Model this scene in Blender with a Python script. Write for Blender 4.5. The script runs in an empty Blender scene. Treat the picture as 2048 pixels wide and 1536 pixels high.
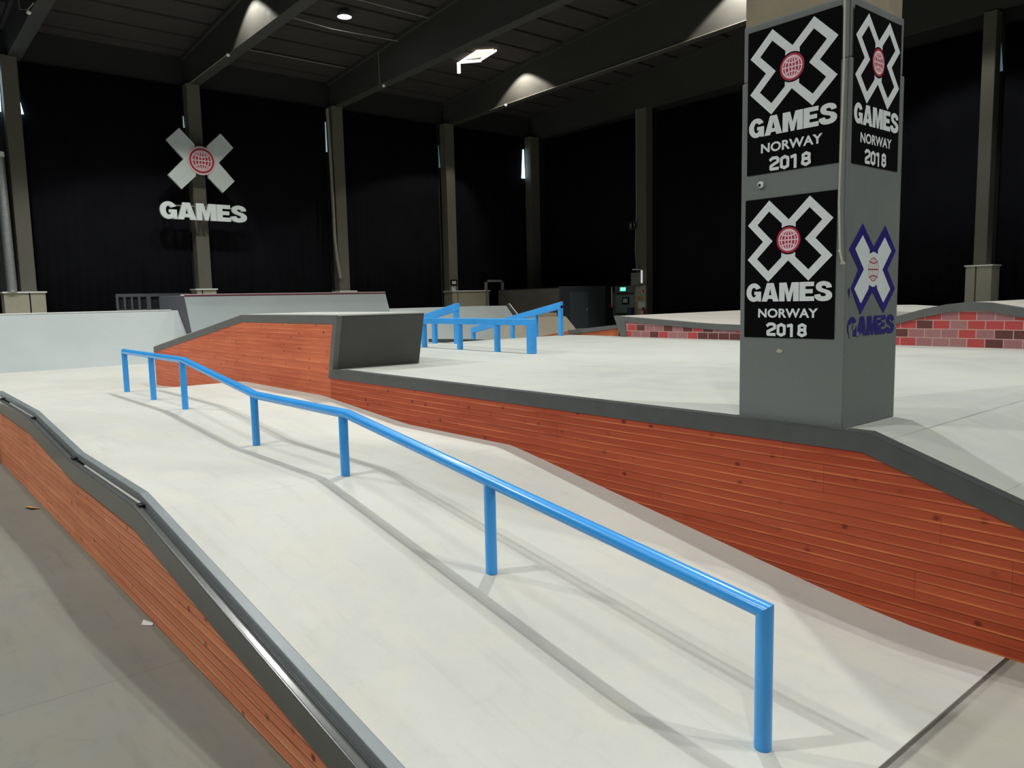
import bpy, bmesh, math, random
from mathutils import Vector, Matrix
random.seed(7)
scene = bpy.context.scene
COL = scene.collection

# ------------------------------------------------------------------ camera
F, PIT, ROL, YAW, H = 1549.5, 0.109844, -0.021947, 0.696147, 1.55
cp, sp = math.cos(PIT), math.sin(PIT)
cr, sr = math.cos(ROL), math.sin(ROL)
cy, sy = math.cos(YAW), math.sin(YAW)
Pm = Matrix(((1, 0, 0), (0, -sp, -cp), (0, cp, -sp)))
Zm = Matrix(((cr, -sr, 0), (sr, cr, 0), (0, 0, 1)))
Wm = Matrix(((cy, -sy, 0), (sy, cy, 0), (0, 0, 1)))
M = Zm @ Pm @ Wm
cam_d = bpy.data.cameras.new('camera')
cam = bpy.data.objects.new('camera', cam_d)
COL.objects.link(cam)
R = M.transposed()
r0, r1, r2 = R.col[0], R.col[1], R.col[2]
rot = Matrix((r0, -r1, -r2)).transposed()
cam.matrix_world = Matrix.Translation((0, 0, H)) @ rot.to_4x4()
cam_d.sensor_fit = 'HORIZONTAL'
cam_d.sensor_width = 36.0
cam_d.lens = 36.0 * F / 2048
cam_d.clip_end = 200
cam_d.clip_start = 0.05
scene.camera = cam

# ------------------------------------------------------------------ world, exposure
world = bpy.data.worlds.new('world')
scene.world = world
world.use_nodes = True
world.node_tree.nodes['Background'].inputs[0].default_value = (0.02, 0.022, 0.026, 1)
world.node_tree.nodes['Background'].inputs[1].default_value = 1.0
scene.view_settings.view_transform = 'Standard'
scene.view_settings.look = 'None'
scene.view_settings.exposure = 0.0
scene.view_settings.gamma = 1.0
scene.view_settings.use_curve_mapping = False


def spot(x, y, z, power, ang=118, blend=0.25, size=0.13, col=(0.985, 1.0, 0.965)):
    d = bpy.data.lights.new('hall_lamp_or_fill', 'SPOT')
    d.energy = power * 1.27
    d.spot_size = math.radians(ang)
    d.spot_blend = blend
    d.shadow_soft_size = size
    d.color = col
    o = bpy.data.objects.new('hall_lamp_or_fill', d)
    o.location = (x, y, z)
    COL.objects.link(o)
    return o


# high-bay lamps under the roof, plus unseen spots added as fill: (x, y, z, watts, cone)
LAMPS_AND_FILL = [
    (6.1, 6.0, 10.6, 1600, 125),
    (-4.1, 4.9, 10.9, 1850, 125),
    (6.8, -3.2, 11.2, 850, 125),
    (-4.1, -4.2, 11.4, 850, 125),
    (1.3, -2.0, 11.2, 160, 125),
    (1.3, 13.0, 10.3, 620, 125),
    (-4.1, 12.6, 10.3, 1700, 125),
    (-11.6, 8.5, 10.6, 700, 130),  # unseen fill added to brighten the plank sides facing left
    (8.6, -8.5, 11.3, 1700, 130),  # added out of view to lift the pillar's right face
    (21.4, 8.6, 10.2, 260, 104),  # fill added for the lower end of the gable column
    (6.1, 13.4, 10.2, 800, 120),
    (16.4, 5.6, 10.8, 700, 125),
    (16.4, -3.0, 11.2, 600, 125),
    (11.69, 21.3, 9.86, 620, 100, 0.6),
    (6.46, 21.2, 9.75, 900, 116, 0.6),  # added to light the back wall and hanging sign
    (1.2, 21.6, 9.75, 620, 108, 0.6),  # added to light the leftmost wall column
    (16.6, 21.6, 9.75, 360, 105, 0.6),  # added to light the column with notices
    (-4.1, 20.5, 9.9, 300, 120),
]
for L in LAMPS_AND_FILL:
    spot(*L)
# lamps hung close beside the beams, their cones graze the beam faces
spot(18.66, 22.0, 9.98, 420, 116, 0.12, 0.08, (1.0, 0.93, 0.78))
spot(18.66, 12.6, 10.35, 800, 118, 0.12, 0.08, (1.0, 0.95, 0.82))
spot(8.35, 21.2, 10.0, 340, 112, 0.12, 0.08, (1.0, 0.95, 0.82))

# ------------------------------------------------------------------ helpers
MATS = {}


def nt(name):
    m = bpy.data.materials.new(name)
    m.use_nodes = True
    t = m.node_tree
    b = t.nodes['Principled BSDF']
    return m, t, b


def mix(t, fac, a, b, mode='MIX'):
    n = t.nodes.new('ShaderNodeMix')
    n.data_type = 'RGBA'
    n.blend_type = mode
    for sock, v in ((n.inputs[0], fac), (n.inputs[6], a), (n.inputs[7], b)):
        if hasattr(v, 'is_linked'):
            t.links.new(v, sock)
        elif isinstance(v, (int, float)):
            sock.default_value = v
        else:
            sock.default_value = (v[0], v[1], v[2], 1)
    return n.outputs[2]


def math_n(t, op, a, b=None, c=None, clamp=False):
    n = t.nodes.new('ShaderNodeMath')
    n.operation = op
    n.use_clamp = clamp
    for i, v in enumerate((a, b, c)):
        if v is None:
            continue
        if hasattr(v, 'is_linked'):
            t.links.new(v, n.inputs[i])
        else:
            n.inputs[i].default_value = v
    return n.outputs[0]


def maprange(t, v, a, b, c=0.0, d=1.0):
    n = t.nodes.new('ShaderNodeMapRange')
    n.clamp = True
    t.links.new(v, n.inputs[0])
    for i, k in enumerate((a, b, c, d)):
        n.inputs[i + 1].default_value = k
    return n.outputs[0]


def pos(t):
    g = t.nodes.new('ShaderNodeNewGeometry')
    s = t.nodes.new('ShaderNodeSeparateXYZ')
    t.links.new(g.outputs['Position'], s.inputs[0])
    return g.outputs['Position'], s.outputs[0], s.outputs[1], s.outputs[2]


def comb(t, x, y, z):
    n = t.nodes.new('ShaderNodeCombineXYZ')
    for i, v in enumerate((x, y, z)):
        if hasattr(v, 'is_linked'):
            t.links.new(v, n.inputs[i])
        else:
            n.inputs[i].default_value = v
    return n.outputs[0]


def noise(t, vec, scale, detail=4, rough=0.55, dist=0.0):
    n = t.nodes.new('ShaderNodeTexNoise')
    n.inputs['Scale'].default_value = scale
    n.inputs['Detail'].default_value = detail
    n.inputs['Roughness'].default_value = rough
    n.inputs['Distortion'].default_value = dist
    if vec is not None:
        t.links.new(vec, n.inputs['Vector'])
    return n.outputs[0]


def vscale(t, vec, s):
    n = t.nodes.new('ShaderNodeVectorMath')
    n.operation = 'MULTIPLY'
    t.links.new(vec, n.inputs[0])
    n.inputs[1].default_value = s
    return n.outputs[0]


def bump(t, b, h, strength, dist=0.01):
    n = t.nodes.new('ShaderNodeBump')
    n.inputs['Strength'].default_value = strength
    n.inputs['Distance'].default_value = dist
    t.links.new(h, n.inputs['Height'])
    t.links.new(n.outputs[0], b.inputs['Normal'])


def plain(name, col, rough=0.6, metal=0.0, var=0.08, scale=6.0, spec=0.5, coat=0.0):
    m, t, b = nt(name)
    p = pos(t)[0]
    n = noise(t, p, scale, 5, 0.6)
    lo = tuple(max(0, c * (1 - var)) for c in col)
    hi = tuple(min(1, c * (1 + var)) for c in col)
    c = mix(t, maprange(t, n, 0.3, 0.7), lo, hi)
    t.links.new(c, b.inputs['Base Color'])
    b.inputs['Roughness'].default_value = rough
    b.inputs['Metallic'].default_value = metal
    b.inputs['Specular IOR Level'].default_value = spec
    b.inputs['Coat Weight'].default_value = coat
    b.inputs['Coat Roughness'].default_value = 0.15
    return m


def emit(name, col, strength):
    m, t, b = nt(name)
    b.inputs['Base Color'].default_value = (col[0], col[1], col[2], 1)
    b.inputs['Emission Color'].default_value = (col[0], col[1], col[2], 1)
    b.inputs['Emission Strength'].default_value = strength
    return m


def concrete(name, base, var=0.13, warm=0.04, rough=0.62, seams=None, scuff=0.13, seam_dark=0.55, specks=0.0):
    """poured concrete: cloudy blotches, trowel streaks, faint scuffs, optional joint lines at y values"""
    m, t, b = nt(name)
    p, x, y, z = pos(t)
    n1 = noise(t, p, 0.55, 4, 0.6, 0.3)
    n2 = noise(t, vscale(t, p, (1.6, 0.9, 1.6)), 3.1, 6, 0.62, 0.4)
    n3 = noise(t, p, 60, 3, 0.6)
    st = noise(t, vscale(t, p, (14, 1.2, 3)), 1.0, 5, 0.7)
    lo = tuple(c * (1 - var) for c in base)
    hi = tuple(c * (1 + var * 0.7) for c in base)
    c = mix(t, maprange(t, n1, 0.3, 0.7), lo, hi)
    warmc = (base[0] * (1 + warm), base[1] * (1 + warm * 0.4), base[2] * (1 - warm * 2.2))
    c = mix(t, maprange(t, n2, 0.42, 0.72, 0, 0.7), c, warmc)
    c = mix(t, maprange(t, st, 0.55, 0.8, 0, scuff * 2.6), c, tuple(k * 0.62 for k in base))
    n4 = noise(t, vscale(t, p, (2.2, 2.2, 2.2)), 4.0, 8, 0.7, 0.8)
    c = mix(t, maprange(t, n4, 0.54, 0.72, 0, scuff * 1.6), c, tuple(k * 0.68 for k in base))
    if specks:
        n5 = noise(t, p, 28, 4, 0.75)
        c = mix(t, maprange(t, n5, 0.66, 0.72, 0, specks), c, tuple(min(1, k * 2.3) for k in base))
    c = mix(t, maprange(t, n3, 0.35, 0.75, 0, 0.10), c, tuple(k * 0.7 for k in base))
    if seams:
        jit = math_n(t, 'MULTIPLY', math_n(t, 'SUBTRACT', noise(t, p, 5, 3), 0.5), 0.006)
        for sy_, w, *st_k in seams:
            d = math_n(t, 'ABSOLUTE', math_n(t, 'SUBTRACT', math_n(t, 'ADD', y, jit), sy_))
            f = math_n(t, 'MULTIPLY', maprange(t, d, w * 0.5, w, 1, 0), maprange(t, noise(t, p, 2.5, 3), 0.3, 0.6, 0.25, 1))
            c = mix(t, math_n(t, 'MULTIPLY', f, st_k[0] if st_k else seam_dark), c, tuple(k * 0.25 for k in base))
    t.links.new(c, b.inputs['Base Color'])
    rr = maprange(t, n2, 0.3, 0.7, rough - 0.08, rough + 0.1)
    t.links.new(rr, b.inputs['Roughness'])
    b.inputs['Specular IOR Level'].default_value = 0.35
    bump(t, b, n3, 0.08, 0.002)
    return m


def wood(name, base, pitch=0.047, knots=True, light=0.5, gk=0.7):
    """stained softwood battens laid horizontally (grooves follow world height), knots and butt joints"""
    m, t, b = nt(name)
    p, x, y, z = pos(t)
    zz = math_n(t, 'ADD', z, math_n(t, 'MULTIPLY', math_n(t, 'SUBTRACT', noise(t, vscale(t, p, (0.4, 0.5, 0.4)), 1.0, 2), 0.5), 0.012))
    u = math_n(t, 'DIVIDE', zz, pitch)
    row = math_n(t, 'FLOOR', u)
    fr = math_n(t, 'FRACT', u)
    wn = t.nodes.new('ShaderNodeTexWhiteNoise')
    wn.noise_dimensions = '1D'
    t.links.new(row, wn.inputs['W'])
    rnd = wn.outputs['Value']
    # boards three battens high, with lengths along y
    brow = math_n(t, 'FLOOR', math_n(t, 'DIVIDE', zz, pitch * 3))
    wn2 = t.nodes.new('ShaderNodeTexWhiteNoise')
    wn2.noise_dimensions = '1D'
    t.links.new(brow, wn2.inputs['W'])
    yy = math_n(t, 'ADD', y, math_n(t, 'MULTIPLY', wn2.outputs['Value'], 3.1))
    seg = math_n(t, 'DIVIDE', yy, 1.9)
    segi = math_n(t, 'FLOOR', seg)
    segf = math_n(t, 'FRACT', seg)
    wn3 = t.nodes.new('ShaderNodeTexWhiteNoise')
    wn3.noise_dimensions = '2D'
    t.links.new(comb(t, brow, segi, 0.0), wn3.inputs['Vector'])
    g1 = noise(t, comb(t, x, math_n(t, 'MULTIPLY', y, 1.2), math_n(t, 'MULTIPLY', zz, 38)), 1.0, 5, 0.65, 0.6)
    g2 = noise(t, comb(t, x, math_n(t, 'MULTIPLY', y, 7), math_n(t, 'MULTIPLY', zz, 160)), 1.0, 4, 0.6)
    blot = noise(t, p, 1.7, 4, 0.6, 0.3)
    dark = (base[0] * 0.62, base[1] * 0.45, base[2] * 0.42)
    hi = (min(1, base[0] * 1.22), base[1] * 1.45, base[2] * 1.5)
    c = mix(t, maprange(t, g1, 0.28, 0.72), dark, base)
    c = mix(t, maprange(t, wn3.outputs['Value'], 0, 1, 0, 0.36), c, hi)
    c = mix(t, maprange(t, blot, 0.45, 0.75, 0, 0.35), c, hi)
    c = mix(t, maprange(t, g2, 0.5, 0.8, 0, 0.35), c, dark)
    c = mix(t, maprange(t, rnd, 0.0, 1.0, 0.0, 0.42), c, dark)
    if knots:
        v = t.nodes.new('ShaderNodeTexVoronoi')
        v.voronoi_dimensions = '2D'
        v.inputs['Scale'].default_value = 1.0
        kv = comb(t, math_n(t, 'MULTIPLY', y, 5.0), math_n(t, 'MULTIPLY', z, 6.5), 0.0)
        t.links.new(kv, v.inputs['Vector'])
        k = maprange(t, v.outputs['Distance'], 0.045, 0.115, 1, 0)
        sepc = t.nodes.new('ShaderNodeSeparateColor')
        t.links.new(v.outputs['Color'], sepc.inputs[0])
        km = maprange(t, sepc.outputs[0], 0.45, 0.95, 0, 0.95)
        c = mix(t, math_n(t, 'MULTIPLY', k, km), c, (base[0] * 0.22, base[1] * 0.13, base[2] * 0.12))
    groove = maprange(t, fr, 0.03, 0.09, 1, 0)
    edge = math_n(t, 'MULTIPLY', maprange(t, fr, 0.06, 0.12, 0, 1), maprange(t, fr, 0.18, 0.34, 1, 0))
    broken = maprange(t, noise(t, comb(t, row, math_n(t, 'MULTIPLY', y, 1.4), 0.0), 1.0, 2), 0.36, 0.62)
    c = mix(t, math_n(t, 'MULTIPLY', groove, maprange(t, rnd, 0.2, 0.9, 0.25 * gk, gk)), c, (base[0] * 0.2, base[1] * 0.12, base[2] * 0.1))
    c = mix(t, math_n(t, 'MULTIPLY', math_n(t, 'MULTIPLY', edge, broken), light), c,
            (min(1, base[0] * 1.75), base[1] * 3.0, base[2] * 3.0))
    joint = maprange(t, segf, 0.0, 0.0025, 1, 0)
    c = mix(t, math_n(t, 'MULTIPLY', joint, 0.6), c, (base[0] * 0.2, base[1] * 0.12, base[2] * 0.1))
    t.links.new(c, b.inputs['Base Color'])
    b.inputs['Roughness'].default_value = 0.55
    b.inputs['Specular IOR Level'].default_value = 0.3
    hgt = math_n(t, 'SUBTRACT', 1.0, maprange(t, fr, 0.0, 0.12, 1, 0))
    bump(t, b, hgt, 0.6, 0.004)
    return m


def scratched(name, base, rough=0.35, scr=(0.25, 0.3, 0.35), amt=0.5, metal=0.0, coat=0.0):
    m, t, b = nt(name)
    p, x, y, z = pos(t)
    s = noise(t, vscale(t, p, (26, 3.0, 26)), 1.0, 5, 0.75)
    s2 = noise(t, p, 2.5, 3)
    f = math_n(t, 'MULTIPLY', maprange(t, s, 0.58, 0.68), maprange(t, s2, 0.42, 0.6))
    g = t.nodes.new('ShaderNodeNewGeometry')
    sz = t.nodes.new('ShaderNodeSeparateXYZ')
    t.links.new(g.outputs['Normal'], sz.inputs[0])
    up = maprange(t, sz.outputs[2], 0.35, 0.9, 0.12, 1)
    c = mix(t, maprange(t, s2, 0.3, 0.7), tuple(k * 0.9 for k in base), tuple(min(1, k * 1.08) for k in base))
    c = mix(t, math_n(t, 'MULTIPLY', math_n(t, 'MULTIPLY', f, up), amt), c, scr)
    t.links.new(c, b.inputs['Base Color'])
    b.inputs['Roughness'].default_value = rough
    b.inputs['Metallic'].default_value = metal
    b.inputs['Coat Weight'].default_value = coat
    b.inputs['Coat Roughness'].default_value = 0.12
    return m


def brick_mat(name):
    m, t, b = nt(name)
    p, x, y, z = pos(t)
    br = t.nodes.new('ShaderNodeTexBrick')
    br.offset = 0.5
    br.inputs['Color1'].default_value = (0, 0, 0, 1)
    br.inputs['Color2'].default_value = (1, 1, 1, 1)
    br.inputs['Mortar'].default_value = (0.5, 0.5, 0.5, 1)
    br.inputs['Scale'].default_value = 1.0
    br.inputs['Mortar Size'].default_value = 0.005
    br.inputs['Mortar Smooth'].default_value = 0.1
    br.inputs['Brick Width'].default_value = 0.185
    br.inputs['Row Height'].default_value = 0.102
    t.links.new(comb(t, math_n(t, 'MULTIPLY', y, -1.0), math_n(t, 'SUBTRACT', z, 0.885), 0.0), br.inputs['Vector'])
    ramp = t.nodes.new('ShaderNodeValToRGB')
    ramp.color_ramp.interpolation = 'CONSTANT'
    e = ramp.color_ramp.elements
    e[0].position = 0
    e[0].color = (0.10, 0.028, 0.026, 1)
    e[1].position = 0.30
    e[1].color = (0.50, 0.055, 0.062, 1)
    for q, cc in ((0.44, (0.36, 0.17, 0.17, 1)), (0.60, (0.47, 0.055, 0.05, 1)), (0.78, (0.34, 0.15, 0.155, 1))):
        n_ = e.new(q)
        n_.color = cc
    t.links.new(br.outputs['Color'], ramp.inputs[0])
    n = noise(t, p, 40, 4)
    c = mix(t, maprange(t, n, 0.3, 0.7, 0, 0.25), ramp.outputs[0], (0.2, 0.04, 0.04))
    c = mix(t, br.outputs['Fac'], c, (0.50, 0.33, 0.29))
    t.links.new(c, b.inputs['Base Color'])
    b.inputs['Roughness'].default_value = 0.6
    return m


C = dict(
    bank=concrete('pale_concrete', (0.56, 0.56, 0.52), seams=[(4.27, 0.006), (9.42, 0.006)], seam_dark=0.18),
    deck=concrete('deck_concrete', (0.49, 0.503, 0.47), seams=[(1.60, 0.007), (1.12, 0.004, 0.3), (0.62, 0.005), (2.75, 0.004, 0.3), (4.1, 0.004), (6.55, 0.004)], seam_dark=0.5),
    front=concrete('front_slab_concrete', (0.45, 0.44, 0.385), var=0.12, seams=[(1.04, 0.02, 0.7), (0.985, 0.075, 0.25)], scuff=0.12),
    floor=concrete('old_concrete', (0.175, 0.170, 0.145), var=0.18, warm=0.05, specks=0.12, seams=[(1.058, 0.012), (0.985, 0.075, 0.22), (3.45, 0.004, 0.4), (5.9, 0.004, 0.4), (2.1, 0.004, 0.3)], seam_dark=0.8, scuff=0.26),
    quarter=plain('blue_grey_ramp_skin', (0.345, 0.382, 0.382), 0.5, var=0.05, scale=1.2),
    quarter2=plain('grey_ramp_skin', (0.31, 0.350, 0.355), 0.5, var=0.05, scale=1.2),
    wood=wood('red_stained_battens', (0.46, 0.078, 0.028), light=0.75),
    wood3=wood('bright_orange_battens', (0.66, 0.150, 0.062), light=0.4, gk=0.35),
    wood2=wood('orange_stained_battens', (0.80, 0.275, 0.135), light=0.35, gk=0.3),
    grey=plain('grey_steel_trim', (0.066, 0.070, 0.068), 0.5, var=0.10, scale=9),
    greydk=plain('dark_grey_panel', (0.052, 0.053, 0.048), 0.55, var=0.08, scale=4),
    capgrey=plain('grey_painted_edge', (0.105, 0.108, 0.104), 0.55, var=0.08, scale=7),
    fascia=plain('grey_gloss_fascia', (0.075, 0.078, 0.075), 0.28, var=0.12, scale=12, coat=0.3),
    tube=scratched('worn_grey_steel_tube', (0.20, 0.225, 0.235), 0.4, (0.32, 0.34, 0.34), 0.6, metal=0.15),
    black=plain('black_gap', (0.012, 0.012, 0.014), 0.9, var=0.2),
    blue=scratched('blue_paint', (0.034, 0.345, 0.86), 0.3, (0.14, 0.26, 0.38), 0.7, coat=0.35),
    blue2=plain('blue_rail_paint', (0.045, 0.36, 0.88), 0.4, var=0.12, scale=5),
    colpaint=concrete('grey_painted_concrete', (0.160, 0.174, 0.169), var=0.10, warm=0.02, rough=0.55, scuff=0.06, specks=0.35),
    rough=concrete('raw_brown_concrete', (0.33, 0.285, 0.205), var=0.40, warm=0.1, rough=0.85, scuff=0.2),
    beam=concrete('dark_beam_concrete', (0.052, 0.052, 0.050), var=0.10, warm=0.05, rough=0.8),
    shaft=concrete('column_concrete', (0.145, 0.139, 0.115), var=0.14, warm=0.06, rough=0.8),
    plinth=concrete('plinth_concrete', (0.40, 0.385, 0.31), var=0.16, warm=0.06, rough=0.8),
    ceil=concrete('roof_slab', (0.052, 0.045, 0.045), var=0.15, warm=0.05, rough=0.9),
    ceilgap=plain('roof_joint', (0.02, 0.02, 0.02), 0.9),
    wall=plain('dark_wall', (0.022, 0.023, 0.024), 0.9, var=0.1),
    curtain=plain('black_curtain_cloth', (0.0095, 0.0098, 0.0135), 0.95, var=0.15, scale=1.0, spec=0.1),
    white=plain('white_vinyl', (0.68, 0.71, 0.72), 0.5, var=0.03, scale=30),
    stickerwhite=plain('white_sticker', (0.62, 0.67, 0.67), 0.5, var=0.03, scale=30),
    vblack=plain('black_vinyl', (0.0035, 0.0035, 0.0045), 0.8, var=0.1, scale=20, spec=0.04),
    red=plain('red_vinyl', (0.40, 0.012, 0.045), 0.5, var=0.05),
    pink=plain('pale_pink_vinyl', (0.80, 0.60, 0.64), 0.5, var=0.03),
    navy=plain('navy_sticker', (0.020, 0.012, 0.17), 0.45, var=0.12, scale=40),
    letterwhite=plain('sign_letter_face', (0.86, 0.93, 0.93), 0.5, var=0.03, scale=4),  # brighter than sign_face: lamp light on the letters put into the colour
    signwhite=plain('sign_face', (0.68, 0.76, 0.77), 0.5, var=0.03, scale=4),
    brick=brick_mat('printed_brick'),
    ply=plain('birch_ply', (0.42, 0.36, 0.27), 0.6, var=0.10, scale=3),
    ledgewood=plain('orange_ply', (0.42, 0.10, 0.03), 0.6, var=0.25, scale=5),
    beige=plain('beige_ramp_top', (0.50, 0.47, 0.42), 0.6, var=0.05, scale=2),
    metal=plain('galvanised_metal', (0.42, 0.44, 0.45), 0.35, 0.6, var=0.12, scale=14),
    rope=plain('off_white_cord', (0.50, 0.47, 0.41), 0.85, var=0.1, scale=80),
    pipe=plain('pale_conduit', (0.30, 0.28, 0.24), 0.6, var=0.1, scale=8),
    room=plain('charcoal_wall', (0.040, 0.047, 0.060), 0.7, var=0.08, scale=1),
    room2=plain('brownish_charcoal_wall', (0.085, 0.082, 0.068), 0.7, var=0.15, scale=1),
    hatch=plain('slate_door', (0.065, 0.083, 0.100), 0.6, var=0.05, scale=1),
    door=plain('grey_green_door', (0.26, 0.34, 0.33), 0.5, var=0.06, scale=2),
    frame=plain('grey_frame', (0.20, 0.21, 0.205), 0.6, var=0.08),
    dkframe=plain('dim_grey_frame', (0.085, 0.088, 0.10), 0.7, var=0.08),
    capwhite=plain('pale_metal_capping', (0.86, 0.87, 0.84), 0.5, var=0.03),
    burg=plain('burgundy_edge', (0.12, 0.01, 0.03), 0.5),
    paper=plain('paper', (0.62, 0.64, 0.64), 0.8, var=0.03),
    redpaint=plain('red_paint', (0.45, 0.02, 0.03), 0.4),
    ochre=plain('ochre_paper', (0.42, 0.26, 0.09), 0.8, var=0.3, scale=20),
    bluecloth=plain('dark_blue_plastic', (0.03, 0.05, 0.11), 0.6),
)
DAY = emit('daylight_pane', (0.62, 0.86, 1.0), 3.2)
DAY2 = emit('dim_daylight_pane', (0.42, 0.62, 0.68), 0.55)
DAY3 = emit('faint_daylight_pane', (0.22, 0.33, 0.42), 0.35)
LAMP = emit('lamp_lens', (0.95, 0.97, 1.0), 30)
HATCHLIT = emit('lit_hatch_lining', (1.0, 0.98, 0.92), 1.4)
HATCHWARM = emit('warm_hatch_pane', (1.0, 0.74, 0.60), 1.0)
EXIT = emit('exit_sign_green', (0.05, 0.85, 0.5), 1.0)
TUBEL = emit('white_light_tube', (0.9, 0.92, 0.9), 0.55)

COUNT = {}


def put(name, verts, faces, mat, root=None, smooth=False, mats=None, midx=None):
    off = Vector(ORG.get(root.name, (0, 0, 0))) if root is not None else None
    if root is None:
        xs = [v[0] for v in verts]
        ys = [v[1] for v in verts]
        zs = [v[2] for v in verts]
        off = Vector(((min(xs) + max(xs)) / 2, (min(ys) + max(ys)) / 2, min(zs)))
    me = bpy.data.meshes.new(name)
    me.from_pydata([tuple(Vector(v) - off) for v in verts], [], faces)
    for mm in (mats or [mat]):
        me.materials.append(mm)
    if midx:
        for p_, i in zip(me.polygons, midx):
            p_.material_index = i
    bm = bmesh.new()
    bm.from_mesh(me)
    bmesh.ops.recalc_face_normals(bm, faces=bm.faces)
    bm.to_mesh(me)
    bm.free()
    if smooth:
        for p_ in me.polygons:
            p_.use_smooth = True
    me.update()
    o = bpy.data.objects.new(name, me)
    COL.objects.link(o)
    if root is None:
        o.location = off
        ORG[o.name] = tuple(off)
    else:
        o.parent = root
        ORG[o.name] = ORG[root.name]
    return o


ORG = {}


def thing(name, loc, label, cat, group=None):
    o = bpy.data.objects.new(name, None)
    o.empty_display_size = 0.1
    COL.objects.link(o)
    o.location = loc
    ORG[o.name] = tuple(loc)
    tag(o, label, cat, group)
    return o


def tag(o, label, cat, group=None):
    o['label'] = label
    o['category'] = cat
    if group:
        o['group'] = group
    return o


def struct(o):
    o['kind'] = 'structure'
    return o


class MB:
    def __init__(s):
        s.v = []
        s.f = []
        s.m = []
        s.cur = 0

    def add(s, vs, fs):
        b = len(s.v)
        s.v += [tuple(v) for v in vs]
        for f in fs:
            s.f.append([b + i for i in f])
            s.m.append(s.cur)
        return s

    def box(s, x0, x1, y0, y1, z0, z1):
        return s.add([(x0, y0, z0), (x1, y0, z0), (x1, y1, z0), (x0, y1, z0), (x0, y0, z1), (x1, y0, z1), (x1, y1, z1), (x0, y1, z1)],
                     [(0, 3, 2, 1), (4, 5, 6, 7), (0, 1, 5, 4), (1, 2, 6, 5), (2, 3, 7, 6), (3, 0, 4, 7)])

    def prismx(s, prof, x0, x1):
        """polygon of (y, z) extruded along x"""
        n = len(prof)
        vs = [(x0, y, z) for y, z in prof] + [(x1, y, z) for y, z in prof]
        fs = [tuple(range(n)), tuple(reversed(range(n, 2 * n)))]
        fs += [(i, (i + 1) % n, n + (i + 1) % n, n + i) for i in range(n)]
        return s.add(vs, fs)

    def prismy(s, prof, y0, y1):
        n = len(prof)
        vs = [(x, y0, z) for x, z in prof] + [(x, y1, z) for x, z in prof]
        fs = [tuple(range(n)), tuple(reversed(range(n, 2 * n)))]
        fs += [(i, (i + 1) % n, n + (i + 1) % n, n + i) for i in range(n)]
        return s.add(vs, fs)

    def prismz(s, prof, z0, z1):
        n = len(prof)
        vs = [(x, y, z0) for x, y in prof] + [(x, y, z1) for x, y in prof]
        fs = [tuple(range(n)), tuple(reversed(range(n, 2 * n)))]
        fs += [(i, (i + 1) % n, n + (i + 1) % n, n + i) for i in range(n)]
        return s.add(vs, fs)

    def strip(s, top, bot, x0, x1):
        """band between two (y, z) polylines of equal length, extruded in x"""
        n = len(top)
        vs = []
        for x in (x0, x1):
            vs += [(x, y, z) for y, z in top] + [(x, y, z) for y, z in bot]
        fs = []
        for i in range(n - 1):
            fs.append((i, i + 1, n + i + 1, n + i))
            fs.append((2 * n + i + 1, 2 * n + i, 3 * n + i, 3 * n + i + 1))
            fs.append((i + 1, i, 2 * n + i, 2 * n + i + 1))
            fs.append((n + i, n + i + 1, 3 * n + i + 1, 3 * n + i))
        for i in (0, n - 1):
            fs.append((i, n + i, 3 * n + i, 2 * n + i))
        return s.add(vs, fs)

    def sweep(s, pts, r, n=20, n0=None, n1=None, sq=None, up=Vector((0, 0, 1))):
        """tube along pts with mitred joints; sq=(w,h) gives a box section"""
        pts = [Vector(p) for p in pts]
        rings = []
        for i, p in enumerate(pts):
            d0 = (pts[i] - pts[i - 1]).normalized() if i > 0 else (pts[1] - pts[0]).normalized()
            d1 = (pts[i + 1] - pts[i]).normalized() if i < len(pts) - 1 else d0
            nrm = (d0 + d1).normalized()
            if i == 0 and n0 is not None:
                nrm = Vector(n0).normalized()
            if i == len(pts) - 1 and n1 is not None:
                nrm = Vector(n1).normalized()
            dd = d1 if i == 0 else d0
            u = up if abs(dd.dot(up)) < 0.95 else Vector((1, 0, 0))
            a = dd.cross(u).normalized()
            b_ = a.cross(dd).normalized()
            ring = []
            prof = ([(math.cos(2 * math.pi * k / n) * r, math.sin(2 * math.pi * k / n) * r) for k in range(n)] if sq is None else
                    [(-sq[0] / 2, -sq[1] / 2), (sq[0] / 2, -sq[1] / 2), (sq[0] / 2, sq[1] / 2), (-sq[0] / 2, sq[1] / 2)])
            for ca, sa in prof:
                q = p + a * ca + b_ * sa
                tt = -(q - p).dot(nrm) / dd.dot(nrm)
                ring.append(q + dd * tt)
            rings.append(ring)
        k = len(rings[0])
        vs = [v for rg in rings for v in rg]
        fs = []
        for i in range(len(rings) - 1):
            for j in range(k):
                fs.append((i * k + j, i * k + (j + 1) % k, (i + 1) * k + (j + 1) % k, (i + 1) * k + j))
        fs.append(tuple(reversed(range(k))))
        fs.append(tuple(range((len(rings) - 1) * k, len(rings) * k)))
        return s.add(vs, fs)

    def build(s, name, mat, root=None, smooth=False, mats=None):
        return put(name, s.v, s.f, mat, root, smooth, mats, s.m if mats else None)


def bevel(o, w=0.005, seg=2, ang=40):
    m = o.modifiers.new('bevel', 'BEVEL')
    m.width = w
    m.segments = seg
    m.limit_method = 'ANGLE'
    m.angle_limit = math.radians(ang)
    return o


def autosmooth(o, ang=35):
    for p_ in o.data.polygons:
        p_.use_smooth = True
    e = o.data.edges
    bm = bmesh.new()
    bm.from_mesh(o.data)
    for ed in bm.edges:
        if len(ed.link_faces) == 2 and ed.calc_face_angle(0) > math.radians(ang):
            ed.smooth = False
    bm.to_mesh(o.data)
    bm.free()
    return o


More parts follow.
